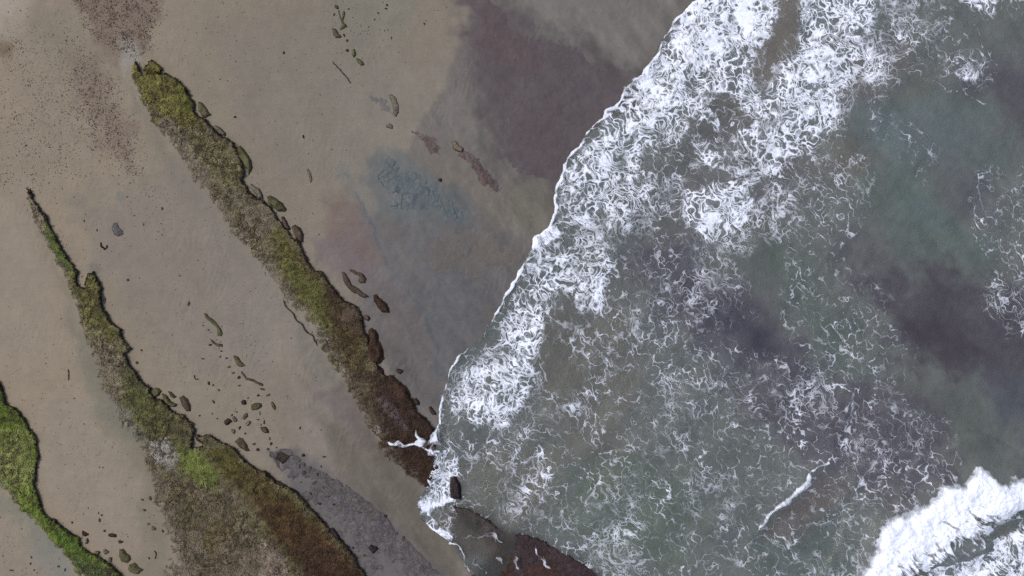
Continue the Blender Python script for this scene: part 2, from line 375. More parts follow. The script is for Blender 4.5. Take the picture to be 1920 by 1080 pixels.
def foam_field(U, V, D):
    """signed width of the foam lace on a regular grid: positive where there is foam"""
    def iso(sc, seed, octv=2):
        n = fbm(wu, wv, sc, seed, octv)
        gy, gx = np.gradient(n)
        return np.abs(n) / (np.hypot(gx, gy) + .012)
    n1 = fbm(U, V, 46, 11); n2 = fbm(U, V, 46, 12); n3 = fbm(U, V, 15, 13, 2); n4 = fbm(U, V, 15, 14, 2)
    wu = U + 17 * n1 + 8 * n3; wv = V + 17 * n2 + 8 * n4
    # strands drawn out along the run of the wave (down to the right)
    a = math.radians(52)
    ca, sa = math.cos(a), math.sin(a)
    s = (ca * wu + sa * wv) * .72; t = -sa * wu + ca * wv
    f1, f2 = worley(s / 16.5, t / 16.5, 1); e1 = (f2 - f1) * 16.5 * .5
    f1, f2 = worley(s / 10, t / 10, 2); e2 = (f2 - f1) * 10 * .5
    wu, wv = s, t
    i1 = iso(22, 31); i2 = iso(10, 33)
    br = fbm(U, V, 30, 21, 3); br2 = fbm(U, V, 9, 22, 2); br3 = fbm(U, V, 90, 23, 2)
    f1, f2 = worley(s / 6.5 + .5 * br2, t / 6.5, 3); e3 = (f2 - f1) * 6.5 * .5
    lo = smooth(.42, .12, D); hi = smooth(.5, .7, D)
    q = br3 * (.35 + .3 * lo)
    sel = fbm(U, V, 34, 38, 2)                       # which mesh size rules where
    g = fbm(s * .42, t, 15, 37, 2); gy, gx = np.gradient(g); i4 = np.abs(g) / (np.hypot(gx, gy) + .012)
    l2 = smooth(.6, .42, D)
    f1, f2 = worley(s / 23 + .16 * br2, t / 23, 4); e0 = (f2 - f1) * 23 * .5
    w0 = np.where(D > .03, .72 + .3 * D + .2 * br + .3 * br2 + .35 * br3 - .8 * hi, -2)
    w1 = .1 + 1.9 * D + q + .25 * br + .3 * br2 + .5 * hi * sel
    w1 = w1 * (1 - l2) + l2 * (-.2 + .6 * D + .5 * br + .3 * br2 + .6 * br3)
    w2 = -.75 + 2.7 * D + q + .45 * br + .55 * br2 - .55 * l2 - .9 * hi * smooth(.1, .7, sel)
    w3 = -.2 + 1.2 * D + 1.2 * q - (.3 + .2 * lo) * br + .3 * br2 - .7 * hi - .35 * l2
    w4 = -.45 + 1.5 * D + q - .4 * br + .35 * br2 - .9 * hi - .5 * l2
    w5 = -1.85 + 2.9 * D + .45 * br + .5 * br2 - 1.1 * hi * sel - .4 * hi
    w6 = -.4 + 1.5 * D + 1.2 * q + .45 * br - .9 * hi
    cap = lambda w, m: np.minimum(w, m)
    f = np.maximum(np.maximum(cap(w1, 1.65) - e1, cap(w2, 1.4) - e2), np.maximum(cap(w3, .9) - i1, cap(w4, .8) - i2))
    f = np.maximum(f, np.maximum(cap(w5, 1.0) - e3, cap(w6, .9) - i4))
    f = np.maximum(f, cap(w0, .9) - e0)
    f = np.where(D > .7, np.maximum(f, (D - .95 + .3 * br + .2 * br2) * 7), f)
    f = np.minimum(f, (D - .04) * 24)
    for pts in STREAKS:
        d = line_d(U + 5 * n3 + 6 * n1 + 2.5 * br2, V + 5 * n4 + 6 * n2 - 2.5 * br, pts, 16)
        f = np.maximum(f, .75 + 1.0 * br2 + .6 * br - d)
    return f
# ---------------------------------------------------------------- low-frequency noise on regular grids
def coarse(U, V, st, fn):
    """a smooth function sampled coarsely and interpolated; U, V are regular grids"""
    u = U[0]; v = V[:, 0]
    uc = np.arange(u[0] - st, u[-1] + 2 * st, st); vc = np.arange(v[0] - st, v[-1] + 2 * st, st)
    if len(uc) * len(vc) > .7 * U.size:
        return fn(U, V)
    A, B = np.meshgrid(uc, vc)
    g = fn(A, B)
    x = (u - uc[0]) / st; y = (v - vc[0]) / st
    i = x.astype(int); j = y.astype(int); fx = x - i; fy = (y - j)[:, None]
    r = g[:, i] * (1 - fx) + g[:, i + 1] * fx
    return r[j] * (1 - fy) + r[j + 1] * fy

def lfbm(U, V, s, seed=0, octv=3):
    return coarse(U, V, max(1.0, s / 2 ** octv / 1.6), lambda a, b: fbm(a, b, s, seed, octv))

def alb(c):
    return np.clip(srgb(c) / LIGHT, 0.004, 0.9)

def paint(col, U, V, items, n1, n2):
    for pts, rgb, soft, rag, op in items:
        sd = poly_sd(U + rag * n1, V + rag * n2, pts, soft + rag + 4)
        m = (smooth(soft * .5, -soft * .5, sd) * op)[..., None]
        col[:] = col * (1 - m) + alb(rgb) * m

def sand_z(U, V):
    sd = poly_sd(U, V, SEA, 1e9)
    land = .02 + .0007 * np.clip(sd, 0, 760)
    sea = .02 - .0012 * np.clip(-sd, 0, 1400)
    return np.where(sd > 0, land, sea) + .035 * fbm(U, V, 150, 71, 2), sd

def water_z(U, V):
    z = .07 + .05 * fbm(U, V, 120, 81, 2) + .02 * fbm(U, V, 32, 82, 2)
    sd = poly_sd(U, V, BR_BODY, 220); df = line_d(U, V, BR_FRONT)
    z = z + .45 * smooth(30, -25, sd) + .25 * np.exp(-np.clip(df, 0, 500) / 90) * (sd < 60)
    run = (.78 * U + .63 * V + 26 * fbm(U, V, 150, 87, 2))
    z = z + .05 * np.sin(run / 105 * 2 * math.pi) + .008 * np.sin((run + .4 * U) / 31 * 2 * math.pi) * (.5 + .5 * fbm(U, V, 80, 88, 1))
    d = line_d(U, V, CREST, 60)
    return z + .16 * smooth(30, 0, d)

def to_world(U, V):
    return (U - 960) * SM, (540 - V) * SM

# ---------------------------------------------------------------- mesh building
def raw_mesh(name, co, faces, attrs, mat, smooth_shade=True):
    me = bpy.data.meshes.new(name)
    n = len(co); f = len(faces)
    me.vertices.add(n); me.vertices.foreach_set('co', np.ascontiguousarray(co, np.float32).ravel())
    k = faces.shape[1]
    me.loops.add(f * k); me.loops.foreach_set('vertex_index', np.ascontiguousarray(faces, np.int32).ravel())
    me.polygons.add(f)
    me.polygons.foreach_set('loop_start', np.arange(0, f * k, k, dtype=np.int32))
    me.polygons.foreach_set('use_smooth', np.full(f, smooth_shade))
    for an, (kind, data) in attrs.items():
        at = me.attributes.new(an, kind, 'POINT')
        if kind == 'FLOAT_COLOR':
            at.data.foreach_set('color', np.ascontiguousarray(data, np.float32).ravel())
        else:
            at.data.foreach_set('value', np.ascontiguousarray(data, np.float32).ravel())
    me.update(calc_edges=True)
    me.materials.append(mat)
    return me

def grid_mesh(name, X, Y, Z, keep, attrs, mat, skirt=None, flare=0.0):
    ny, nx = X.shape
    idx = np.arange(nx * ny).reshape(ny, nx)
    a = idx[:-1, :-1]; b = idx[:-1, 1:]; c = idx[1:, 1:]; d = idx[1:, :-1]
    K = keep
    F = np.stack([a[K], d[K], c[K], b[K]], 1)
    used = np.zeros(nx * ny, bool); used[F.ravel()] = True
    new = np.full(nx * ny, -1, np.int64); new[used] = np.arange(used.sum())
    co = np.stack([X.ravel(), Y.ravel(), Z.ravel()], 1)[used]
    F = new[F]
    at = {k: (t, (v.reshape(nx * ny, -1)[used])) for k, (t, v) in attrs.items()}
    if skirt is not None:
        P = np.zeros((ny + 1, nx + 1), bool); P[1:-1, 1:-1] = K
        E = []
        for (p, q, nb) in ((a, d, P[1:-1, :-2]), (d, c, P[2:, 1:-1]), (c, b, P[1:-1, 2:]), (b, a, P[:-2, 1:-1])):
            s = K & ~nb
            E.append(np.stack([p[s], q[s]], 1))
        E = new[np.concatenate(E)]
        bv = np.unique(E)
        m2 = np.full(len(co), -1, np.int64); m2[bv] = len(co) + np.arange(len(bv))
        low = co[bv].copy(); low[:, 2] -= skirt
        W = np.stack([E[:, 1], E[:, 0], m2[E[:, 0]], m2[E[:, 1]]], 1)
        co = np.concatenate([co, low]); F = np.concatenate([F, W])
        at = {k: (t, np.concatenate([v, v[bv]])) for k, (t, v) in at.items()}
    return raw_mesh(name, co, F, at, mat)

def snap(U, V, f, pitch):
    """move the outermost kept vertices (f < 0 just outside) onto the outline f = 0; f positive inside"""
    gy, gx = np.gradient(f, pitch)
    g2 = gx * gx + gy * gy + 1e-6
    s = np.where(f < 0, -f / g2, 0.0)
    du = np.clip(s * gx, -pitch, pitch); dv = np.clip(s * gy, -pitch, pitch)
    return U + du, V + dv

def cells_any(m):
    return m[:-1, :-1] | m[1:, :-1] | m[:-1, 1:] | m[1:, 1:]

def put(name, me, label=None, cat=None, group=None, kind=None):
    o = bpy.data.objects.new(name, me)
    C.objects.link(o)
    if label: o['label'] = label
    if cat: o['category'] = cat
    if group: o['group'] = group
    if kind: o['kind'] = kind
    return o

# ---------------------------------------------------------------- materials
class NT:
    def __init__(s, name):
        s.m = bpy.data.materials.new(name); s.m.use_nodes = True
        s.t = s.m.node_tree; s.t.nodes.clear()
        s.out = s.n('ShaderNodeOutputMaterial')
    def n(s, typ, **kw):
        x = s.t.nodes.new(typ)
        for k, v in kw.items(): setattr(x, k, v)
        return x
    def l(s, a, b): s.t.links.new(a, b)
    def attr(s, name): return s.n('ShaderNodeAttribute', attribute_name=name)
    def noise(s, vec, scale, detail=3, rough=.6):
        x = s.n('ShaderNodeTexNoise'); x.inputs['Scale'].default_value = scale
        x.inputs['Detail'].default_value = detail; x.inputs['Roughness'].default_value = rough
        s.l(vec, x.inputs['Vector']); return x.outputs['Fac']
    def ramp(s, fac, a, b, lo=0.0, hi=1.0):
        x = s.n('ShaderNodeMapRange'); x.clamp = True
        x.inputs[1].default_value = a; x.inputs[2].default_value = b; x.inputs[3].default_value = lo; x.inputs[4].default_value = hi
        s.l(fac, x.inputs[0]); return x.outputs[0]
    def math(s, op, a, b):
        x = s.n('ShaderNodeMath', operation=op)
        for k, v in ((0, a), (1, b)):
            if isinstance(v, (int, float)): x.inputs[k].default_value = v
            else: s.l(v, x.inputs[k])
        return x.outputs[0]
    def scale_col(s, col, fac):
        x = s.n('ShaderNodeVectorMath', operation='SCALE'); s.l(col, x.inputs[0]); s.l(fac, x.inputs['Scale']); return x.outputs[0]
    def mix(s, fac, a, b):
        x = s.n('ShaderNodeMix', data_type='RGBA')
        if isinstance(fac, (int, float)): x.inputs[0].default_value = fac
        else: s.l(fac, x.inputs[0])
        for k, v in ((6, a), (7, b)):
            if isinstance(v, tuple): x.inputs[k].default_value = v
            else: s.l(v, x.inputs[k])
        return x.outputs[2]
    def bump(s, h, strength, dist):
        x = s.n('ShaderNodeBump'); x.inputs['Strength'].default_value = strength; x.inputs['Distance'].default_value = dist
        s.l(h, x.inputs['Height']); return x.outputs[0]

def c4(rgb):
    a = alb(rgb); return (float(a[0]), float(a[1]), float(a[2]), 1.0)

def make_ground_mat():
    s = NT('wet_sand'); pos = s.n('ShaderNodeNewGeometry').outputs['Position']
    a = s.attr('Col')
    big = s.ramp(s.noise(pos, .55, 5), .3, .7, .95, 1.05)
    fine = s.ramp(s.noise(pos, 7, 4, .7), .25, .75, .93, 1.07)
    grain = s.ramp(s.noise(pos, 16, 3, .75), .25, .75, .88, 1.12)
    mp = s.n('ShaderNodeMapping'); s.l(pos, mp.inputs['Vector'])
    mp.inputs['Rotation'].default_value = (0, 0, math.radians(52)); mp.inputs['Scale'].default_value = (.35, 2.4, 1)
    rill = s.ramp(s.noise(mp.outputs[0], 1.0, 6, .7), .3, .7, .955, 1.045)
    v = s.math('MULTIPLY', s.math('MULTIPLY', s.math('MULTIPLY', big, rill), fine), grain)
    col = s.scale_col(a.outputs['Color'], v)
    warm = s.ramp(s.noise(pos, .9, 4), .42, .66, 0, .04)
    col = s.mix(warm, col, s.scale_col(s.mix(1.0, col, (0.30, 0.235, 0.20, 1)), s.ramp(s.noise(pos, 9, 2), .3, .7, .9, 1.05)))
    grit = s.ramp(s.noise(pos, 11, 3, .75), .64, .72, 0, .22)
    col = s.mix(grit, col, c4((84, 74, 66)))
    p = s.n('ShaderNodeBsdfPrincipled'); s.l(col, p.inputs['Base Color'])
    s.l(s.ramp(a.outputs['Alpha'], 0, 1, .85, .38), p.inputs['Roughness'])
    p.inputs['Specular IOR Level'].default_value = .22
    h = s.math('ADD', s.noise(pos, 2.2, 5, .6), s.math('MULTIPLY', s.noise(pos, 14, 3), .25))
    s.l(s.bump(h, .10, .05), p.inputs['Normal'])
    s.l(p.outputs[0], s.out.inputs[0]); return s.m

def make_rock_mat():
    s = NT('weedy_rock'); pos = s.n('ShaderNodeNewGeometry').outputs['Position']
    a = s.attr('Col'); sp = s.attr('spk').outputs['Fac']
    v = s.math('MULTIPLY', s.ramp(s.noise(pos, 1.6, 5, .65), .3, .7, .74, 1.28), s.ramp(s.noise(pos, 7, 4, .75), .3, .7, .76, 1.28))
    col = s.scale_col(a.outputs['Color'], s.math('MULTIPLY', v, 1.04))
    n = s.noise(pos, 6.5, 4, .8)
    spot = s.math('MULTIPLY', s.ramp(n, .54, .66), sp)
    col = s.mix(spot, col, c4((136, 124, 108)))
    pit = s.math('MULTIPLY', s.ramp(s.noise(pos, 7.5, 3, .7), .44, .33), s.math('ADD', s.math('MULTIPLY', sp, .7), .05))
    col = s.mix(pit, col, c4((48, 40, 34)))
    p = s.n('ShaderNodeBsdfPrincipled'); s.l(col, p.inputs['Base Color'])
    s.l(s.ramp(s.noise(pos, 5, 3), .3, .7, .45, .8), p.inputs['Roughness'])
    p.inputs['Specular IOR Level'].default_value = .12
    h = s.math('ADD', s.noise(pos, 5, 6, .7), s.math('MULTIPLY', s.noise(pos, 20, 3), .3))
    s.l(s.bump(h, .8, .12), p.inputs['Normal'])
    s.l(p.outputs[0], s.out.inputs[0]); return s.m

def make_water_mat():
    s = NT('murky_water'); pos = s.n('ShaderNodeNewGeometry').outputs['Position']
    a = s.attr('Col')
    v = s.ramp(s.noise(pos, 1.1, 6, .65), .3, .7, .90, 1.10)
    col = s.scale_col(a.outputs['Color'], v)
    p = s.n('ShaderNodeBsdfPrincipled'); s.l(col, p.inputs['Base Color'])
    p.inputs['Roughness'].default_value = .16
    p.inputs['IOR'].default_value = 1.33
    h = s.math('ADD', s.noise(pos, 1.7, 5, .6), s.math('MULTIPLY', s.noise(pos, 6, 4), .3))
    s.l(s.bump(h, .6, .12), p.inputs['Normal'])
    t = s.n('ShaderNodeBsdfTransparent'); t.inputs[0].default_value = (.80, .86, .84, 1)
    mx = s.n('ShaderNodeMixShader')
    s.l(a.outputs['Alpha'], mx.inputs[0]); s.l(t.outputs[0], mx.inputs[1]); s.l(p.outputs[0], mx.inputs[2])
    s.l(mx.outputs[0], s.out.inputs[0]); return s.m

def make_foam_mat():
    s = NT('foam'); pos = s.n('ShaderNodeNewGeometry').outputs['Position']
    a = s.attr('cover').outputs['Fac']
    n = s.noise(pos, 7, 4, .7)
    col = s.mix(s.ramp(n, .3, .7), (.58, .64, .75, 1), (.75, .78, .85, 1))
    p = s.n('ShaderNodeBsdfPrincipled'); s.l(col, p.inputs['Base Color'])
    p.inputs['Roughness'].default_value = .7; p.inputs['Specular IOR Level'].default_value = .2
    s.l(s.bump(s.noise(pos, 8, 5, .7), .35, .06), p.inputs['Normal'])
    t = s.n('ShaderNodeBsdfTransparent')
    mx = s.n('ShaderNodeMixShader')
    s.l(a, mx.inputs[0]); s.l(t.outputs[0], mx.inputs[1]); s.l(p.outputs[0], mx.inputs[2])
    s.l(mx.outputs[0], s.out.inputs[0]); return s.m

M_SAND = make_ground_mat(); M_ROCK = make_rock_mat(); M_WATER = make_water_mat(); M_FOAM = make_foam_mat()

def axis(lo, hi, st, far):
    core = np.arange(lo, hi + st * .5, st)
    out = []; d = st; x = core[-1]
    while x < far:
        d *= 1.6; x += d; out.append(x)
    outl = []; d = st; x = core[0]
    while x > -far:
        d *= 1.6; x -= d; outl.append(x)
    return np.concatenate([outl[::-1], core, out])

# ---------------------------------------------------------------- beach and sea bed
def build_ground():
    u = axis(-70, 1990, 2.5, 22000); v = axis(-60, 1140, 2.5, 22000)
    u = np.concatenate([u[u < 1330], u[(u >= 1330) & (u < 1988)][::3], u[u >= 1988]])   # coarser under deep water
    U, V = np.meshgrid(u, v)
    Z, sd = sand_z(U, V)
    n1 = fbm(U, V, 34, 91, 4, .6); n2 = fbm(U, V, 34, 92, 4, .6)
    t = smooth(0, 700, U)[..., None]
    col = alb((137, 126, 109)) * (1 - t) + alb((123, 116, 104)) * t
    w = smooth(330, 0, sd + 40 * n1)[..., None]
    col = col * (1 - w) + alb((107, 102, 97)) * w
    paint(col, U, V, SAND_PAINT, n1, n2)
    # streaks drawn out along the run of the swash
    ca, sa = math.cos(.95), math.sin(.95)
    stk = fbm((ca * U + sa * V) * .28, -sa * U + ca * V, 24, 94, 4, .6)
    col = col * np.clip(1 + .17 * stk * smooth(360, 60, sd + 40 * n1) + .03 * stk, .6, 1.4)[..., None]
    # sea bed
    s = (sd < 0)[..., None]
    bed = np.broadcast_to(alb((92, 90, 88)), col.shape).copy()
    paint(bed, U, V, [(p, c, s * 1.8, r * 1.6, o) for p, c, s, r, o in SEA_PAINT], n1, n2)
    blot = smooth(.25, .8, fbm(U, V, 26, 95, 3))[..., None]
    bed = bed * (1 - .55 * blot)
    col = np.where(s, bed, col)
    # bluish silt streak left by a runnel
    d = line_d(U + 9 * n1, V + 9 * n2, [(645,325),(662,352),(690,400),(712,462),(728,500),(762,532),(800,590),(822,650),(826,700)], 40)
    m = (smooth(24, 0, d + 9 * n1) * .35)[..., None]
    col = col * (1 - m) + alb((84, 94, 101)) * m
    m = (smooth(2.6, .4, d + 4 * n2) * .35)[..., None]
    col = col * (1 - m) + alb((66, 76, 82)) * m
    # shallow ripples and dimples
    Z = Z + .012 * fbm(U, V, 16, 97, 2) + .02 * n1 * smooth(400, 0, np.abs(sd))
    ph = (U * .93 + V * .36 + 10 * n1) / 9.0 * 2 * math.pi
    Z = Z + .008 * np.sin(ph) * smooth(.25, .7, fbm(U, V, 60, 98, 2)) * (sd > 0) + .004 * fbm(U, V, 6, 99, 2)
    wet = smooth(560, 40, sd + 60 * n1)
    A = np.concatenate([col, wet[..., None]], -1)
    X, Y = to_world(U, V)
    me = grid_mesh('beach_ground', X, Y, Z, np.ones((len(v) - 1, len(u) - 1), bool), {'Col': ('FLOAT_COLOR', A)}, M_SAND)
    put('beach_ground', me, 'beige and grey wet sand beach sloping into the sea', None, None, 'structure')
build_ground()

# ---------------------------------------------------------------- rock ledges
def ledge(name, label, scarp, soft, H, base, paints, rim_shade, spk, cat='rock ledge', bury=.055, rough=.062, rimw=2.4, pitch=1.5, veneer=(120, 112, 101), crackc=(50, 40, 30), crackd=.8, group=None, power=.75, mat=None, weed=(0, 0)):
    poly = scarp + soft[1:-1] if soft else scarp
    P = np.array(poly, float)
    x0, x1 = max(P[:, 0].min() - 12, -130), min(P[:, 0].max() + 12, 2050)
    y0, y1 = max(P[:, 1].min() - 12, -120), min(P[:, 1].max() + 12, 1200)
    U, V = np.meshgrid(np.arange(x0, x1, pitch), np.arange(y0, y1, pitch))
    n1 = fbm(U, V, 15, 101, 3); n2 = fbm(U, V, 15, 102, 3)
    n5 = fbm(U, V, 5.5, 105, 2); n6 = fbm(U, V, 5.5, 106, 2)
    ju = U + 2.8 * n1 + 1.1 * n5; jv = V + 2.8 * n2 + 1.1 * n6
    sd = poly_sd(ju, jv, poly, 60)
    inside = sd < pitch * 2
    zs, _ = sand_z(U, V)
    nA = fbm(U, V, 34, 103, 4, .6); nB = fbm(U, V, 9, 104, 3)
    if soft:
        ds = line_d(ju, jv, scarp, 400); df = line_d(ju, jv, soft, 400)
        t = df / (df + ds + 1e-3)
        h = -bury + H * t ** power
        lip = smooth(0, 3.5, ds)
    else:
        ds = np.full(U.shape, 99.0)
        h = -bury * .6 + H * smooth(0, 22, -sd); lip = 1.0; t = smooth(0, 30, -sd)
    h = h + rough * (1.1 * nA + .55 * nB + .25 * n5)
    h = h - (1 - lip) * .07
    f1, f2 = worley(ju / 19 + .3 * n2, jv / 19, 5); e = (f2 - f1) * 9.5
    f1, f2, cid = worley_id(ju / 10 + .4 * n5, jv / 10, 6); e = np.minimum(e, (f2 - f1) * 5 + .5 + 1.5 * smooth(0, .4, n1))
    crack = smooth(2.4, .5, e + .6 * n6) * smooth(.0, .5, nA + .3) * crackd
    h = h - .08 * crack
    Z = zs + h
    col = np.broadcast_to(alb(base), U.shape + (3,)).copy()
    paint(col, U, V, paints, n1, n2)
    col = col * np.clip(1 + .22 * nA + .16 * nB + .75 * crackd * (cid - .5), .45, 1.7)[..., None]
    vn = (smooth(.105, .0, h + .03 * n5) * .75)[..., None]
    col = col * (1 - vn) + alb(veneer) * vn
    edge = smooth(rimw * 1.5, rimw * .3, ds + 1.8 * nB + 1.2 * n1)[..., None] * .92  # dark edge band, scarp shade painted into the colour along with weed tone
    col = col * (1 - edge) + alb(rim_shade) * edge
    col = col * (1 - .9 * crack[..., None]) + alb(crackc) * .9 * crack[..., None]
    sp = np.zeros(U.shape)
    for pts, val, sf in spk:
        sp = np.maximum(sp, val * smooth(sf, -sf, poly_sd(ju, jv, pts, sf + 6)))
    keep = cells_any(sd < 0) & cells_any(h > -.07)
    Us, Vs = snap(U, V, -sd, pitch)
    X, Y = to_world(Us, Vs)
    A = np.concatenate([col, np.full(U.shape + (1,), .35)], -1)
    me = grid_mesh(name, X, Y, Z, keep, {'Col': ('FLOAT_COLOR', A), 'spk': ('FLOAT', sp)}, mat or M_ROCK, skirt=.45)
    root = put(name, me, label, cat, group)
    # weed fronds lying on the top, and a fringe over the broken edge, coloured as scarp shade
    rr = np.random.default_rng(int(P[0, 0] + 500))
    for part, cnt, sel, out in (('seaweed', weed[0], (sd < -2) & (h > .03) & (ds > 4), 0), ('weed_shade_fringe', weed[1], (sd < 0) & (ds < 4.5) & (h > .02), 1)):
        if not cnt: continue
        ii = np.flatnonzero(sel.ravel() & (U.ravel() > -40) & (V.ravel() < 1120) & (V.ravel() > -20))
        ii = ii[rr.integers(0, len(ii), cnt)]
        pu = U.ravel()[ii] + rr.uniform(-.8, .8, cnt); pv = V.ravel()[ii] + rr.uniform(-.8, .8, cnt); pz = Z.ravel()[ii] + .012
        an = rr.normal(-.85 if out else 2.2, .8, cnt)
        ln = rr.uniform(1.6, 4.2, cnt) * (1.15 if out else 1.0); wd = rr.uniform(.6, 1.4, cnt)
        du, dv = np.cos(an), np.sin(an)
        lift = rr.uniform(.01, .05, cnt)
        q = []
        for a, w_, zz in ((0, 0, 0), (.5, 1, 1), (1, 0, -.2 if not out else -2.5), (.5, -1, 1)):
            xx, yy = to_world(pu + du * ln * a - dv * wd * w_, pv + dv * ln * a + du * wd * w_)
            q.append(np.stack([xx, yy, pz + lift * zz], 1))
        co = np.stack(q, 1).reshape(-1, 3)
        cc = (A.reshape(-1, 4)[ii, :3] if not out else np.tile(alb(rim_shade), (cnt, 1))) * rr.uniform(.75, 1.42, (cnt, 1)) * rr.uniform(.92, 1.08, (cnt, 3))
        cc = np.repeat(np.concatenate([cc, np.ones((cnt, 1))], 1), 4, 0)
        wm = raw_mesh(part, co, np.arange(cnt * 4).reshape(-1, 4)[:, ::-1], {'Col': ('FLOAT_COLOR', cc), 'spk': ('FLOAT', np.zeros(cnt * 4))}, M_ROCK)
        o = bpy.data.objects.new(part, wm); C.objects.link(o); o.parent = root; o['kind'] = 'stuff'
    return root

EDGE_SHADE = (40, 30, 25)
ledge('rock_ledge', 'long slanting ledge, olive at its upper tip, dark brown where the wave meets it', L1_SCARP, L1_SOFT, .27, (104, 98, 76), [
    ([(240,110),(320,110),(380,180),(380,240),(330,240),(290,230)], (101, 98, 52), 14, 8, .95),
    ([(296,122),(312,122),(314,140),(300,142)], (116, 108, 46), 6, 2, .8),
    ([(330,160),(368,185),(372,232),(345,215)], (84, 86, 42), 10, 5, .7),
    ([(300,215),(330,225),(380,290),(420,350),(400,350),(350,290)], (122, 112, 99), 12, 5, .85),
    ([(330,240),(440,270),(480,330),(460,400),(420,370),(370,290)], (101, 98, 70), 24, 10, .8),
    ([(270,215),(300,240),(350,320),(340,320),(290,250)], (106, 98, 74), 8, 4, .7),
    ([(420,340),(480,370),(520,400),(540,440),(520,470),(470,420)], (114, 105, 90), 22, 10, .8),
    ([(400,370),(440,420),(500,500),(470,490),(420,420)], (100, 96, 74), 16, 8, .7),
    ([(520,420),(560,460),(580,500),(640,560),(650,610),(610,620),(560,560),(530,500),(510,450)], (88, 89, 45), 26, 10, .9),
    ([(470,450),(520,520),(560,580),(530,570),(490,510)], (103, 100, 82), 14, 6, .7),
    ([(540,440),(580,480),(610,520),(590,530),(560,490)], (92, 82, 58), 12, 6, .7),
    ([(610,520),(660,560),(690,610),(700,640),(650,640),(620,590)], (66, 53, 40), 18, 8, .9),
    ([(640,570),(670,580),(672,606),(648,600)], (98, 84, 66), 8, 6, .6),
    ([(560,590),(600,610),(640,650),(650,700),(620,690),(590,640)], (112, 107, 94), 12, 6, .8),
    ([(590,640),(612,652),(640,690),(636,706),(616,690)], (84, 84, 46), 10, 4, .9),
    ([(620,610),(680,620),(690,670),(700,700),(680,720),(650,680),(620,640)], (78, 66, 42), 16, 8, .85),
    ([(640,700),(690,690),(720,740),(760,800),(720,860),(700,800),(660,750)], (74, 62, 48), 20, 8, .8),
    ([(690,690),(760,715),(830,800),(830,930),(790,930),(740,880),(720,820),(710,760)], (54, 39, 33), 22, 8, .97),
    ([(708,742),(720,742),(750,775),(768,808),(760,812),(738,784),(712,760)], (88, 76, 78), 8, 4, .8),
    ([(690,780),(720,830),(760,880),(740,880),(700,830)], (66, 54, 42), 14, 6, .7),
], EDGE_SHADE, [([(400,230),(480,300),(560,450),(640,600),(560,560),(440,400)], .35, 30), ([(630,660),(700,690),(730,770),(720,850),(650,750)], .55, 24), ([(632,570),(680,570),(680,615),(640,615)], .7, 10)], rimw=1.9, weed=(9000, 800), bury=.03, power=.58)
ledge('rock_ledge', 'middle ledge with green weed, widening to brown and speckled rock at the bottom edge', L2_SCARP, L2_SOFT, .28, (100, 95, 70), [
    ([(60,350),(100,400),(100,440),(80,420)], (122, 112, 100), 10, 4, .8),
    ([(92,405),(112,440),(140,480),(152,520),(140,510),(112,475),(96,440)], (84, 98, 48), 10, 4, .95),
    ([(140,490),(200,510),(212,600),(240,640),(220,680),(180,640),(156,570)], (98, 97, 55), 18, 7, .9),
    ([(160,600),(230,650),(250,720),(220,760),(190,700)], (118, 110, 92), 26, 12, .75),
    ([(240,670),(300,740),(360,790),(360,840),(300,830),(240,760)], (88, 89, 52), 22, 10, .9),
    ([(190,720),(240,760),(290,830),(250,820),(205,770)], (114, 112, 100), 18, 8, .8),
    ([(300,770),(360,790),(366,830),(320,820)], (90, 82, 64), 16, 8, .6),
    ([(280,822),(320,822),(340,845),(330,880),(290,865)], (136, 132, 124), 10, 6, .9),
    ([(330,835),(380,842),(412,885),(414,912),(385,905),(350,880)], (106, 116, 58), 12, 5, .95),
    ([(384,838),(440,838),(470,880),(440,900),(410,870)], (86, 82, 42), 14, 6, .9),
    ([(410,880),(470,870),(520,905),(560,940),(600,980),(560,980),(480,930)], (80, 70, 38), 20, 8, .9),
    ([(410,905),(440,915),(470,940),(440,945)], (110, 100, 84), 14, 8, .8),
    ([(280,880),(360,900),(440,960),(500,1020),(560,1140),(300,1140),(320,1000)], (100, 92, 74), 30, 16, .85),
    ([(310,930),(350,920),(390,960),(350,990),(320,980)], (86, 84, 56), 22, 10, .8),
    ([(340,960),(420,970),(480,1040),(440,1060),(370,1010)], (92, 82, 52), 24, 12, .7),
    ([(470,930),(540,940),(600,985),(650,1030),(700,1100),(760,1200),(600,1200),(560,1060),(500,980)], (72, 54, 34), 26, 10, .95),
    ([(560,1010),(640,1030),(690,1090),(760,1200),(600,1200)], (62, 44, 33), 24, 10, .9),
    ([(480,1010),(520,1020),(560,1090),(530,1140),(490,1070)], (132, 118, 106), 14, 12, .85),
    ([(420,1000),(480,1030),(500,1140),(420,1140)], (112, 100, 88), 26, 14, .6),
    ([(240,1070),(330,1040),(360,1140),(220,1180)], (88, 80, 56), 20, 10, .8),
], EDGE_SHADE, [([(180,640),(250,680),(280,790),(220,760)], .5, 30), ([(290,860),(400,900),(480,960),(600,1140),(260,1140),(300,980)], .75, 40), ([(560,1020),(640,1030),(640,1100),(560,1100)], .45, 20)], rimw=1.9, weed=(15000, 800), bury=.03, power=.58)
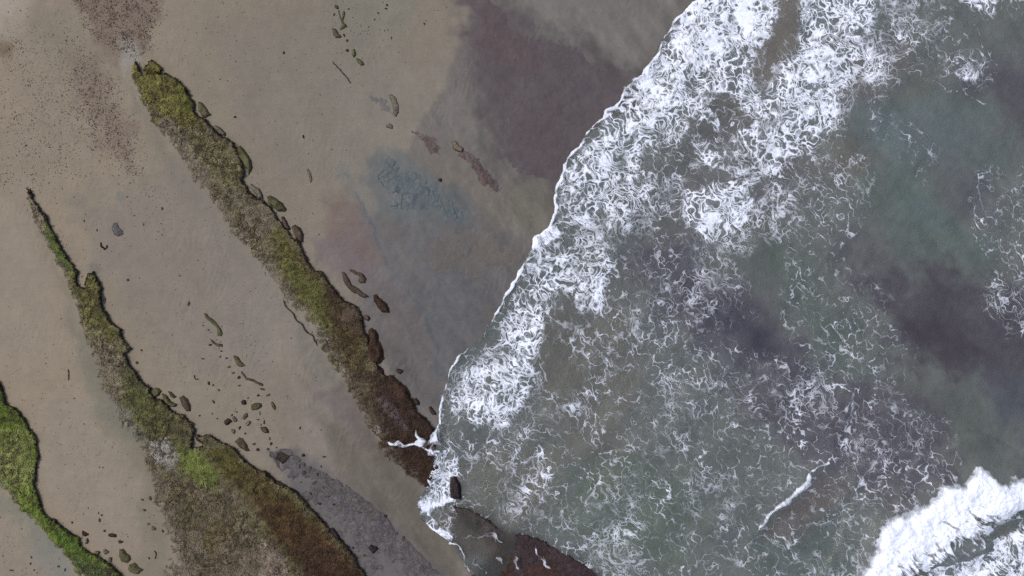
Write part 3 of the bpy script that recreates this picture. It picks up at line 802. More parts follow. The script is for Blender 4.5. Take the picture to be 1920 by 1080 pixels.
ledge('rock_ledge', 'bright green weed-covered ledge in the lower left corner', L3_SCARP, L3_SOFT, .27, (98, 112, 46), [
    ([(-140,700),(10,720),(50,790),(30,850),(-60,830)], (86, 104, 38), 24, 10, .9),
    ([(-20,820),(60,800),(78,850),(70,920),(20,920)], (122, 128, 76), 26, 14, .75),
    ([(70,900),(90,950),(150,1000),(120,1000),(80,960)], (96, 112, 46), 14, 6, .8),
    ([(90,960),(160,1010),(180,1050),(140,1040)], (82, 103, 42), 16, 6, .9),
    ([(150,1030),(200,1050),(240,1090),(260,1200),(160,1200)], (76, 88, 54), 20, 8, .9),
    ([(-60,880),(30,930),(120,1030),(100,1030),(-60,940)], (116, 118, 98), 18, 8, .7),
], EDGE_SHADE, [([(-10,820),(70,820),(70,940),(20,940)], .45, 24)], rimw=1.8, weed=(5000, 350), bury=.03, power=.58)
ledge('wet_reef', 'purple grey wet reef between the brown ledge and the olive sand strip', LD_SCARP, LD_SOFT, .06, (85, 82, 84), [
    ([(505,840),(550,840),(560,870),(530,880)], (86, 82, 90), 14, 6, .8),
    ([(540,880),(590,890),(610,940),(580,940)], (74, 64, 76), 14, 10, .7),
    ([(590,920),(640,930),(660,980),(610,970)], (84, 84, 92), 16, 10, .7),
    ([(620,960),(690,970),(720,1040),(660,1040)], (100, 98, 100), 22, 12, .7),
    ([(700,940),(740,990),(780,1030),(740,1030),(700,990)], (82, 74, 82), 14, 6, .8),
    ([(690,1030),(760,1030),(830,1100),(740,1120)], (96, 93, 97), 22, 8, .8),
], (76, 71, 74), [([(520,860),(620,900),(680,980),(640,1000),(560,920)], .45, 24)], bury=.02, rough=.04, rimw=1.6, power=.5, crackd=.3, veneer=(95, 91, 91))
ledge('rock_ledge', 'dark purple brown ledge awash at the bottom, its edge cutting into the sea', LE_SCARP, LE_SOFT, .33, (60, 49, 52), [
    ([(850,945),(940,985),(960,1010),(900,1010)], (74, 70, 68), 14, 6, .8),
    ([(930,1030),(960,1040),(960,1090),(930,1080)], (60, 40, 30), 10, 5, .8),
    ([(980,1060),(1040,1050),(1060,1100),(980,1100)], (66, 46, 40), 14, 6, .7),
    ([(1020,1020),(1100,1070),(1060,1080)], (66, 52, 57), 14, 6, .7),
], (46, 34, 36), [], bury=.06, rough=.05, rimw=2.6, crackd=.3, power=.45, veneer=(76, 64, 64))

def flat_reef(label, outline, H, base, paints, bury=.02, rough=.016, name='flat_reef', spk=(), veneer=(102, 97, 93), crackd=.1, crackc=(50, 40, 30), mat=None):
    return ledge(name, label, outline, None, H, base, paints, base, list(spk), 'reef', bury, rough, crackd=crackd, crackc=crackc, veneer=veneer, mat=mat or M_SAND)

flat_reef('large dark purple flat of wet reef beside the wave front', [(884,2),(915,-10),(945,12),(968,45),(1000,68),(1060,80),(1110,108),(1150,132),(1200,155),(1185,190),(1155,215),(1124,248),(1105,275),(1086,296),(1066,330),(1040,352),(1000,340),(962,316),(940,280),(936,240),(960,210),(920,180),(905,140),(884,110),(876,80),(884,40)], .035, (80, 73, 76), [
    ([(885,0),(950,20),(1010,90),(1000,150),(950,120),(890,90)], (84, 70, 72), 26, 14, .9),
    ([(940,80),(1010,80),(1020,140),(960,130)], (84, 70, 72), 22, 10, .7),
    ([(908,144),(940,165),(985,190),(975,198),(935,178)], (80, 66, 70), 10, 4, .8),
    ([(1060,80),(1130,120),(1160,170),(1110,210),(1070,150)], (80, 78, 82), 26, 12, .9),
    ([(950,150),(1010,150),(1020,190),(980,190)], (90, 88, 90), 26, 10, .6),
    ([(960,220),(1050,200),(1060,290),(1010,330),(970,290)], (80, 68, 73), 26, 12, .9),
], bury=.018, rough=.014, veneer=(83, 76, 79))
flat_reef('long purple brown rock spindle lower right of the grey round stone', [(846,268),(862,280),(880,288),(906,302),(922,325),(940,348),(948,368),(930,362),(905,348),(890,325),(870,300),(850,285)], .10, (88, 72, 73), [
    ([(890,300),(915,310),(930,350),(910,340)], (76, 61, 62), 12, 5, .8)], rough=.03, mat=M_ROCK, veneer=(98, 90, 87))
flat_reef('purple brown rock spindle left of the grey round stone', [(764,238),(780,243),(802,250),(818,262),(828,280),(839,298),(836,308),(822,298),(800,290),(788,272),(772,255)], .10, (95, 81, 79), [
    ([(800,262),(822,270),(835,300),(815,290)], (82, 67, 66), 10, 5, .8)], rough=.03, mat=M_ROCK, veneer=(104, 96, 91))
flat_reef('blue grey mottled rock flat in the wet sand', [(712,296),(730,288),(748,296),(762,312),(784,318),(792,334),(815,346),(830,352),(832,372),(862,388),(872,408),(866,422),(840,418),(815,404),(780,408),(750,402),(722,398),(712,380),(728,372),(712,352),(700,338),(690,325),(706,318)], .05, (84, 93, 97), [
    ([(735,300),(770,315),(790,340),(760,330)], (80, 92, 95), 14, 8, .8),
    ([(790,340),(832,352),(832,378),(800,372)], (72, 92, 98), 14, 8, .95),
    ([(715,355),(755,365),(770,385),(725,375)], (106, 104, 103), 12, 6, .8),
    ([(830,380),(872,400),(866,420),(830,410)], (76, 90, 98), 12, 6, .8)], rough=.03, veneer=(86, 94, 97), crackd=.7, crackc=(66, 80, 86), spk=[([(700,300),(790,320),(780,390),(710,370)], .35, 16)])
flat_reef('dark grey ripple patch of rock near the foam edge', [(792,424),(830,418),(880,422),(930,436),(966,452),(988,468),(972,496),(930,510),(880,526),(840,520),(812,508),(786,486),(800,460)], .03, (83, 81, 83), [
    ([(880,430),(960,455),(960,490),(900,480)], (98, 90, 82), 24, 10, .8)])
flat_reef('bluish crescent of bare rock above the spindles', [(682,182),(700,176),(722,186),(738,202),(746,220),(738,226),(724,212),(704,200),(690,196)], .05, (102, 104, 108), [])

# ---------------------------------------------------------------- loose rocks
RC = {'olive': (84, 82, 56), 'brown': (78, 66, 56), 'dark': (54, 44, 38), 'grey': (104, 98, 88), 'tan': (108, 99, 84), 'maroon': (50, 40, 43),
      'green': (88, 92, 58), 'kelp': (58, 42, 33), 'slate': (92, 90, 90)}
def rock(outline, h, ck, label, group=None, rim_shade=(42, 35, 28), name='rock', rimw=2.6, flat=.5):
    P = np.array(outline, float)
    w = min(np.ptp(P[:, 0]), np.ptp(P[:, 1]))
    pitch = 1.0 if w < 40 else 1.4
    U, V = np.meshgrid(np.arange(P[:, 0].min() - 4, P[:, 0].max() + 4, pitch), np.arange(P[:, 1].min() - 4, P[:, 1].max() + 4, pitch))
    n1 = fbm(U, V, 9, 111, 2); n2 = fbm(U, V, 9, 112, 2)
    sd = poly_sd(U + 1.2 * n1, V + 1.2 * n2, outline)
    zs, _ = sand_z(P[:, 0].mean().reshape(1, 1), P[:, 1].mean().reshape(1, 1))
    r = max(-sd.min(), 1.0)
    nA = fbm(U, V, 11, 113, 3)
    Z = float(zs[0, 0]) - .02 + .75 * h * (smooth(-.5, r * flat + 1.0, -sd)) * (1 + .25 * nA)
    e = (smooth(rimw, .4, -sd + .8 * n1) * .85)[..., None]  # dark outline: occlusion shade painted into the colour, together with the wet base
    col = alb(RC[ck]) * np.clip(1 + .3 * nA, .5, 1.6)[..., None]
    col = col * (1 - e) + alb(rim_shade) * e
    Us, Vs = snap(U, V, -sd, pitch)
    X, Y = to_world(Us, Vs)
    A = np.concatenate([col, np.ones(U.shape + (1,))], -1)
    me = grid_mesh(name, X, Y, Z, cells_any(sd < 0), {'Col': ('FLOAT_COLOR', A), 'spk': ('FLOAT', np.full(U.shape, .15))}, M_ROCK, skirt=.25)
    return put(name, me, label, 'rock', group)

def oval(cx, cy, rx, ry, ang=0, seed=0):
    rr = random.Random(int(cx * 7 + cy * 13 + seed))
    a = math.radians(ang); out = []
    for k in range(7):
        t = 2 * math.pi * k / 7 + rr.uniform(-.28, .28)
        q = rr.uniform(.72, 1.2)
        x, y = rx * q * math.cos(t), ry * q * math.sin(t)
        out.append((cx + x * math.cos(a) - y * math.sin(a), cy + x * math.sin(a) + y * math.cos(a)))
    return out

ROCKS = [
    ([(630,11),(636,14),(637,21),(633,21),(628,15)], .15, 'olive', 'topmost olive stone shard on the sand near the top edge'),
    ([(645,22),(650,25),(649,34),(647,45),(655,54),(646,57),(640,60),(639,56),(643,48),(638,34),(634,23),(638,22),(643,36)], .15, 'olive', 'forked olive rock below the topmost shard'),
    ([(624,53),(632,57),(643,73),(631,75),(625,68)], .18, 'olive', 'dark wedge of rock left of the forked olive rock'),
    (oval(647,69,3.2,5,-30), .12, 'olive', 'small olive stone under the forked rock'),
    (oval(653,78,3.5,3.2), .12, 'olive', 'little olive stone next in line below the small one under the forked rock'),
    (oval(653,97,4.4,3.6), .14, 'dark', 'dark stone just left of the paired olive stones'),
    ([(662,96),(667,92),(670,100),(671,108),(664,111),(660,105)], .2, 'green', 'upper of the paired olive stones near the top'),
    ([(670,110),(676,112),(684,119),(686,125),(679,125),(671,119)], .2, 'green', 'lower of the paired olive stones near the top'),
    ([(214,424),(219,417),(229,418),(231,428),(239,432),(240,440),(230,444),(218,441)], .10, 'slate', 'half-buried grey stone with two ridges on the left sand'),
    ([(576,317),(582,316),(586,326),(588,340),(584,346),(581,334)], .1, 'grey', 'thin grey sliver of stone on the open sand right of the long ledge'),
    (oval(571,258,2.2,5,-10), .1, 'dark', 'tiny black upright stone on the open upper sand'),
    ([(846,266),(853,264),(862,272),(870,280),(868,287),(859,286),(849,281)], .18, 'tan', 'grey round stone at the head of the long purple spindle'),
    (oval(827,338,4,5), .16, 'dark', 'small dark round stone right of the blue grey rock flat'),
    ([(728,178),(736,176),(744,185),(750,200),(749,214),(742,221),(738,212),(734,196)], .14, 'grey', 'curved crescent stone left of the purple spindles'),
    (oval(731,238,9,6.5,10), .12, 'grey', 'grey stone below the curved crescent stone'),
    ([(640,508),(649,510),(657,523),(662,533),(676,542),(685,549),(694,557),(685,560),(674,554),(662,549),(650,539),(643,526)], .2, 'brown', 'long brown stone lying in the wet sand beside the ledge'),
    ([(656,504),(668,507),(680,513),(688,522),(686,531),(677,533),(671,527),(674,519),(665,515),(655,510)], .16, 'brown', 'hooked brown stone above the long brown stone'),
    ([(699,552),(708,551),(718,560),(727,569),(732,586),(717,587),(707,576),(700,565)], .28, 'kelp', 'dark weedy rock right of the long brown stone'),
    (oval(689,595,6,9,-25), .22, 'brown', 'small stone beside the dark boulder at the ledge edge'),
    ([(741,691),(750,690),(758,693),(756,700),(751,702),(743,697)], .22, 'dark', 'flat dark stone alone on the wet sand near the brown boulders'),
    ([(773,748),(781,746),(787,752),(789,759),(778,759),(772,755)], .2, 'kelp', 'dark brown stone touching the brown ledge near the wave'),
    ([(803,764),(808,761),(813,768),(819,774),(820,780),(812,778),(806,772)], .2, 'dark', 'black stone at the very edge of the foam'),
    ([(375,190),(384,194),(394,206),(401,219),(394,223),(384,224),(377,212)], .26, 'olive', 'olive block on the upper edge of the long ledge'),
    ([(405,236),(417,240),(428,252),(427,258),(415,256),(408,246)], .26, 'grey', 'pale slab outlined in dark on the long ledge edge'),
    ([(448,276),(457,275),(465,287),(475,300),(478,316),(471,330),(464,316),(455,303),(446,292)], .3, 'olive', 'knobbly olive boulder on the long ledge edge'),
    ([(470,344),(478,348),(490,354),(496,366),(497,374),(488,372),(477,360)], .24, 'grey', 'pale slab beside the oval boulder'),
    ([(502,370),(508,367),(520,372),(533,382),(541,393),(537,398),(523,397),(515,390),(505,381)], .34, 'olive', 'dark oval boulder jutting from the long ledge onto sand'),
    ([(528,406),(537,406),(543,420),(548,432),(541,432),(531,422)], .26, 'brown', 'narrow brown block below the oval boulder'),
    ([(547,427),(556,421),(566,427),(572,440),(572,456),(562,455),(553,441)], .34, 'brown', 'lumpy brown boulder in the middle of the long ledge edge'),
    ([(637,578),(650,567),(660,566),(674,573),(681,590),(683,606),(668,611),(648,612),(634,603)], .4, 'brown', 'big brown boulder with pale spots on the long ledge'),
    ([(689,619),(697,613),(707,616),(713,627),(713,640),(722,655),(722,672),(714,683),(698,685),(690,672),(684,656),(690,636)], .42, 'kelp', 'biggest dark brown boulder on the ledge edge'),
    ([(686,692),(698,687),(713,686),(721,695),(720,709),(704,714),(688,710)], .36, 'kelp', 'dark brown boulder below the biggest one on the ledge edge'),
    ([(722,706),(731,699),(741,701),(750,713),(762,722),(771,740),(768,752),(750,756),(732,744),(722,724)], .36, 'kelp', 'dark red brown boulder above the splash on the ledge'),
    ([(338,743),(347,739),(357,746),(363,760),(362,772),(352,770),(344,761)], .26, 'brown', 'largest loose stone beside the middle ledge edge'),
    ([(317,731),(326,733),(336,742),(331,746),(322,741)], .18, 'brown', 'flat brown slab left of the largest loose stone'),
    ([(307,736),(316,738),(324,750),(337,757),(333,763),(320,761),(310,751)], .28, 'olive', 'long olive slab on the middle ledge edge'),
    ([(288,736),(296,724),(304,726),(309,733),(303,741),(293,746)], .26, 'olive', 'arched olive stone on the middle ledge edge'),
    ([(384,585),(390,586),(400,597),(410,602),(415,613),(423,625),(420,631),(411,630),(410,614),(399,606),(388,596)], .16, 'green', 'green weedy slab on the sand between the two ledges'),
    ([(395,630),(399,636),(410,642),(421,644),(421,650),(410,648),(398,640)], .14, 'olive', 'thin olive stone under the green weedy slab'),
    ([(438,664),(449,667),(457,676),(465,686),(456,688),(446,684),(441,674)], .16, 'olive', 'olive stone at the middle of the stone trail on sand'),
    ([(453,692),(458,696),(466,706),(480,711),(496,719),(496,723),(481,717),(464,711),(454,699)], .12, 'olive', 'long thin olive stone at the lower end of the stone trail'),
    (oval(459,754,6.5,6), .2, 'dark', 'round dark stone left of the large olive stone'),
    ([(471,757),(479,752),(492,756),(494,761),(487,767),(476,770),(471,766)], .24, 'olive', 'large olive stone among the scattered stones between the ledges'),
    (oval(514,760,3.5,8,-15), .14, 'green', 'upright green stone right of the large olive stone'),
    (oval(430,790,9,6.5,10), .22, 'dark', 'broad dark stone at the left of the scattered stones'),
    (oval(443,785,5,6), .14, 'grey', 'pale stone touching the broad dark stone'),
    (oval(441,807,5.5,6.5), .16, 'grey', 'pale ringed stone below the broad dark stone'),
    (oval(462,779,4,9,25), .16, 'olive', 'leaning olive stone under the large olive stone'),
    (oval(468,793,6.5,5,-25), .18, 'grey', 'grey stone below the leaning olive stone'),
    ([(489,799),(499,798),(506,806),(505,813),(498,811),(491,805)], .22, 'brown', 'brown stone at the right end of the scattered stones'),
    ([(520,846),(533,843),(541,850),(549,850),(545,858),(538,866),(530,871),(522,862),(515,859)], .2, 'dark', 'ragged dark rock at the head of the purple reef'),
    (oval(569,853,4.5,3.4,-20), .14, 'dark', 'dark stone right of the ragged dark rock'),
    ([(440,826),(450,817),(460,820),(466,834),(472,846),(462,846),(450,838)], .2, 'brown', 'purple brown stone cluster end against the middle ledge'),
    (oval(216,1001,9,6.5,20), .2, 'dark', 'dark stone above the lower left boulder pile'),
    (oval(230,1013,6,5), .16, 'brown', 'brown stone right of the dark stone near the lower left pile'),
    (oval(165,997,7.5,5.5,30), .2, 'dark', 'dark stone at the tip of the green corner ledge'),
    (oval(168,1011,4.5,7.5,10), .2, 'tan', 'tan upright stone below the tip of the green corner ledge'),
    (oval(189,1033,6.5,5), .22, 'tan', 'left tan stone of the pair in the lower left pile'),
    (oval(204,1032,6.5,6), .22, 'tan', 'right tan stone of the pair in the lower left pile'),
    (oval(212,1046,5.5,6.5), .22, 'tan', 'tan stone under the pair in the lower left pile'),
    (oval(215,1066,14,12), .36, 'kelp', 'dark brown boulder at the base of the lower left pile'),
    (oval(238,1040,16,11,25), .24, 'olive', 'knobbly olive boulder right of the tan stones at lower left'),
    (oval(258,1062,16,10,20), .22, 'olive', 'rightmost olive boulder of the lower left pile'),
    (oval(700,1028,10,10), .22, 'maroon', 'round maroon rock on the purple grey reef'),
    ([(617,988),(628,986),(634,996),(640,1010),(630,1012),(620,1000)], .3, 'maroon', 'maroon block on the brown ledge edge near the bottom'),
    ([(844,894),(850,890),(858,893),(865,905),(867,940),(856,938),(844,934),(842,912)], .55, 'maroon', 'dark rock standing in the foam at the ledge end'),
    ([(812,870),(820,868),(826,874),(822,882),(813,880)], .3, 'dark', 'small black rock showing through the splash foam'),
]
CRUMBS = [(385,610,2.2,1.8),(395,619,2.4,2.2),(397,645,3.5,2.4),(418,658,3,2),(417,669,2.5,3),(428,671,3,2),(432,687,4,2.2),(441,698,4,2.2),(450,707,4,3.5),(384,672,2.2,2.2),
          (395,717,2.2,4),(403,721,2.2,2.6),(413,730,3.4,2.6),(452,722,4,2),(404,752,2.2,4),(505,740,4.5,3),(495,729,5,2.4),(487,741,3,2.4),(467,746,2,2.4),(438,777,2,3),(446,772,1.8,1.8),
          (379,778,2.4,2.6),(401,773,1.8,2),(410,783,1.8,2),(452,801,3,4.6),(462,812,2.2,4),(490,775,2.6,4.4),(485,785,3.6,1.6),(497,790,2.4,5),(492,795,1.8,2.4),(511,831,4,4),(504,841,3.6,2.4),(485,842,4.6,4),
          (478,832,2.6,3),(520,838,2.4,2),(507,821,2,3),(547,853,3,3.6),(559,857,2.4,2.4),(563,873,3,4.4),(572,870,2,4),(585,878,3.6,3.2),(603,873,3,2),(609,856,4,2),(564,802,2,2.6)]
CRUMBS2 = [(140,976,3.4,3),(196,963,3,2.8),(189,960,1.6,3),(192,972,3.4,4),(202,993,3,2.6),(172,950,1.6,1.8),(270,935,5,3),(286,932,3.4,4.6),(298,930,2.2,3.4),(275,955,4.6,3),(283,980,3,2.4),(292,988,6,4),(309,993,2.4,3.4),
           (284,1044,1.8,2.6),(117,1058,3,3),(129,1063,2,4),(67,1040,1.8,2.4),(30,1064,4,1.8),(72,1064,1.8,2),(65,1052,1.6,2.6)]
CRUMBS3 = [(445,222,3,2.6),(535,102,2,2.6),(628,30,2.2,2),(656,20,2,2),(704,40,2,3),(710,28,2,2),(724,19,2,2),(726,12,2.2,2),(796,47,2,2.6),(735,74,1.8,2.6),(146,371,2,2),(165,416,2,3.4),(189,432,1.8,5),(259,406,2.4,2.2),(276,421,2,4),
           (310,392,1.8,3),(309,441,2,2),(245,525,2.6,1.6),(358,569,2.6,4.2),(341,517,3,1.6),(270,656,3,2.8),(262,679,4,3.4),(202,563,4,5)]
CRUMBS4 = [(571,884,5,4),(583,876,4,3),(597,888,5,4),(566,902,4,3),(590,905,7,5),(606,912,5,4),(585,925,4,3),(614,930,6,4),(628,944,5,3.5),(600,944,3.5,3),(641,958,4,3),(655,940,3.5,3),(676,962,4,3),(722,968,6,5),(742,1000,4,4),(662,1026,3.5,3),(683,1040,4,3),(757,1010,4,5)]
for o, h, ck, lab in ROCKS:
    rock(o, h, ck, lab)
for lst, lab, gr in ((CRUMBS, 'small dark stone scattered on the sand between the middle and long ledges', 'small stones between the ledges'),
                     (CRUMBS2, 'small dark stone on the sand near the lower left ledges', 'small stones at lower left'),
                     (CRUMBS3, 'tiny dark stone lying singly on the open upper sand', 'tiny stones on the open sand'),
                     (CRUMBS4, 'small dark stone lying on the purple grey reef', 'small stones on the purple reef')):
    for cx, cy, rx, ry in lst:
        rock(oval(cx, cy, rx + .4, ry + .4, random.Random(int(cx)).uniform(-25, 25)), .10, random.Random(int(cy)).choice(['dark', 'olive', 'brown']), lab, gr, name='stone', rimw=1.4)

# ---------------------------------------------------------------- washed-up weed strands
def strand(pts, r, rgb, label, name='seaweed_strand'):
    P = np.array(pts, float)
    seg = np.linspace(0, len(P) - 1, (len(P) - 1) * 6 + 1)
    u = np.interp(seg, np.arange(len(P)), P[:, 0]); v = np.interp(seg, np.arange(len(P)), P[:, 1])
    u = u + 1.6 * fbm(u, v, 8, 121, 2); v = v + 1.6 * fbm(u, v, 8, 122, 2)
    zs, _ = sand_z(u.reshape(1, -1), v.reshape(1, -1))
    rad = r * (.65 + .5 * np.abs(fbm(u, v, 6, 123, 2))) * np.clip(np.minimum(seg, seg[-1] - seg) * 3 + .3, 0, 1)
    tx = np.gradient(u); ty = np.gradient(v); L = np.hypot(tx, ty) + 1e-6
    nxv, nyv = -ty / L, tx / L
    co = []; k = 5
    for a in range(k):
        t = 2 * math.pi * a / k
        X, Y = to_world(u + nxv * rad * math.cos(t), v + nyv * rad * math.cos(t))
        co.append(np.stack([X, Y, zs[0] + .02 + rad * SM * .8 * math.sin(t)], 1))
    co = np.stack(co, 1); n = len(u)
    idx = np.arange(n * k).reshape(n, k)
    F = np.stack([idx[:-1], np.roll(idx, -1, 1)[:-1], np.roll(idx, -1, 1)[1:], idx[1:]], -1).reshape(-1, 4)
    col = np.tile(np.append(alb(rgb), 1.0), (n * k, 1))
    me = raw_mesh(name, co.reshape(-1, 3), F, {'Col': ('FLOAT_COLOR', col), 'spk': ('FLOAT', np.zeros(n * k))}, M_ROCK)
    put(name, me, label, 'seaweed')
strand([(625,117),(632,126),(640,136),(651,147),(658,160)], 1.4, (64,56,48), 'thin dark weed strand below the paired olive stones')
strand([(195,455),(197,462),(203,468),(207,462),(207,459)], 1.7, (34,30,26), 'small black hook of weed on the left sand')
strand([(293,1029),(297,1036),(294,1044)], 1.3, (48,40,34), 'short dark weed curl on sand near the bottom left')
strand([(533,562),(540,575),(550,586),(556,600),(568,607),(572,616),(588,632),(598,648)], 1.5, (56,54,42), 'long dark crack line along the left foot of the long ledge')  # tube added to stand in for a dark crack, not weed
strand([(366,703),(371,709),(377,712)], 1.4, (46,40,34), 'dark curved weed scrap above the scattered stones')
strand([(700,320),(706,330),(712,342),(720,350),(728,352)], 1.2, (128,124,118), 'pale strand across the blue grey rock flat')
strand([(134,690),(137,700),(134,712)], 1.3, (66,56,46), 'thin weed scrap left of the middle ledge')

# ---------------------------------------------------------------- pebbles and shell grit
def build_pebbles():
    rr = np.random.default_rng(3)
    out = []
    def scatter(poly, n, soft):
        P = np.array(poly, float)
        u = rr.uniform(P[:, 0].min() - soft, P[:, 0].max() + soft, n); v = rr.uniform(P[:, 1].min() - soft, P[:, 1].max() + soft, n)
        k = smooth(soft, -soft, poly_sd(u, v, poly, soft + 5)) * (.35 + .65 * smooth(-.4, .4, fbm(u, v, 16, 131, 2)))
        s = rr.random(n) < k
        out.append(np.stack([u[s], v[s]], 1))
    scatter([(140,-20),(306,-20),(302,30),(288,90),(268,108),(240,98),(196,80),(160,40)], 11000, 18)
    scatter([(134,105),(190,125),(216,160),(230,215),(262,270),(258,330),(226,320),(186,270),(150,200)], 11000, 32)
    scatter([(-20,60),(140,60),(180,200),(150,330),(60,360),(-20,340)], 5000, 40)
    scatter([(420,250),(470,300),(560,460),(520,470),(440,390),(360,300)], 1200, 20)
    scatter([(270,330),(320,370),(330,440),(270,420)], 400, 24)
    scatter([(110,410),(140,470),(160,520),(150,520),(120,460)], 160, 10)
    scatter([(0,560),(150,600),(240,840),(140,900),(0,700)], 600, 30)
    scatter([(620,0),(800,0),(790,60),(640,100)], 220, 20)
    scatter([(-20,940),(100,1010),(140,1100),(-20,1100)], 400, 20)
    scatter([(270,900),(300,960),(310,1050),(280,1010)], 160, 16)
    scatter([(0,0),(860,0),(640,300),(560,600),(620,760),(480,800),(300,700),(0,400)], 2600, 10)
    scatter([(90,760),(220,800),(290,960),(280,1060),(180,1000),(100,930)], 420, 12)
    scatter([(360,560),(480,560),(620,800),(600,880),(440,800)], 420, 20)
    Q = np.concatenate(out); n = len(Q)
    zs, sd = sand_z(Q[:, :1], Q[:, 1:]); zs = zs[:, 0]
    r = rr.uniform(.020, .046, n) * (1 + .8 * (rr.random(n) < .1)); st = rr.uniform(.5, 1.0, n); an = rr.uniform(0, math.pi, n)
    X, Y = to_world(Q[:, 0], Q[:, 1])
    base = np.array([(math.cos(t), math.sin(t), -.2) for t in np.arange(5) * 2 * math.pi / 5] + [(0, 0, .6)])
    F1 = np.array([(k, (k + 1) % 5, 5) for k in range(5)])
    bx = base[None, :, 0] * r[:, None]; by = base[None, :, 1] * (r * st)[:, None]; bz = base[None, :, 2] * r[:, None]
    co = np.stack([X[:, None] + bx * np.cos(an)[:, None] - by * np.sin(an)[:, None], Y[:, None] + bx * np.sin(an)[:, None] + by * np.cos(an)[:, None], zs[:, None] + .012 + bz], -1)
    F = (F1[None] + 6 * np.arange(n)[:, None, None]).reshape(-1, 3)
    pal = np.array([alb(c) for c in ((88,74,66),(98,82,72),(74,62,56),(110,92,80),(82,74,62),(150,138,126))])
    pc = pal[rr.choice(6, n, p=[.3,.25,.2,.13,.08,.04])]
    col = np.concatenate([np.repeat(pc, 6, 0), np.ones((n * 6, 1))], 1)
    me = raw_mesh('pebbles', co.reshape(-1, 3), F, {'Col': ('FLOAT_COLOR', col), 'spk': ('FLOAT', np.zeros(n * 6))}, M_ROCK)
    put('pebbles', me, 'brown pebbles and shell grit strewn over the upper left sand', None, None, 'stuff')
build_pebbles()

# ---------------------------------------------------------------- the sea
def build_sea():
    u = axis(740, 1990, 4.0, 22000); v = axis(-60, 1140, 4.0, 22000)
    u = u[u > 600]
    U, V = np.meshgrid(u, v)
    n1 = fbm(U, V, 34, 91, 4, .6); n2 = fbm(U, V, 34, 92, 4, .6)
    sd = poly_sd(U + 4 * fbm(U, V, 20, 61), V + 4 * fbm(U, V, 20, 62), SEA, 1e9)
    Z = water_z(U, V)
    col = np.broadcast_to(alb((101, 106, 105)), U.shape + (3,)).copy()
    paint(col, U, V, [(p, c, s * 2, r * 1.6, o) for p, c, s, r, o in SEA_PAINT], n1, n2)
    fd = foam_density(U, V)
    ca, sa = math.cos(.9), math.sin(.9)
    silt = fbm((ca * U + sa * V) * .3, -sa * U + ca * V, 22, 86, 4, .6)
    col = col * np.clip(1 + .10 * silt, .7, 1.3)[..., None]
    nb = fbm(U, V, 12, 85, 3)
    aer = np.clip(.19 * fd + .34 * smooth(.45, .85, fd) * (.55 + .6 * nb) + .1 * (fd > .02) * nb, 0, .7)[..., None]
    col = col * (1 - aer) + alb((134, 143, 147)) * aer
    murk = smooth(0, 260, -sd) * .12 + .79
    # the reef end at the bottom lies under a thin film only
    dl = poly_sd(U, V, LE_SCARP + LE_SOFT[1:-1], 120)
    murk = np.where(dl < 20, murk * (.35 + .65 * smooth(-20, 20, dl)), murk)
    keep = cells_any(sd < 0)
    Us, Vs = snap(U, V, -sd, 4.0)
    big = (np.abs(U - 1365) > 640) | (np.abs(V - 540) > 610)
    Us = np.where(big, U, Us); Vs = np.where(big, V, Vs)
    X, Y = to_world(Us, Vs)
    A = np.concatenate([col, murk[..., None]], -1)
    me = grid_mesh('sea_water', X, Y, Z, keep, {'Col': ('FLOAT_COLOR', A)}, M_WATER)
    put('sea_water', me, 'murky grey green sea water over dark reef', None, None, 'structure')
build_sea()

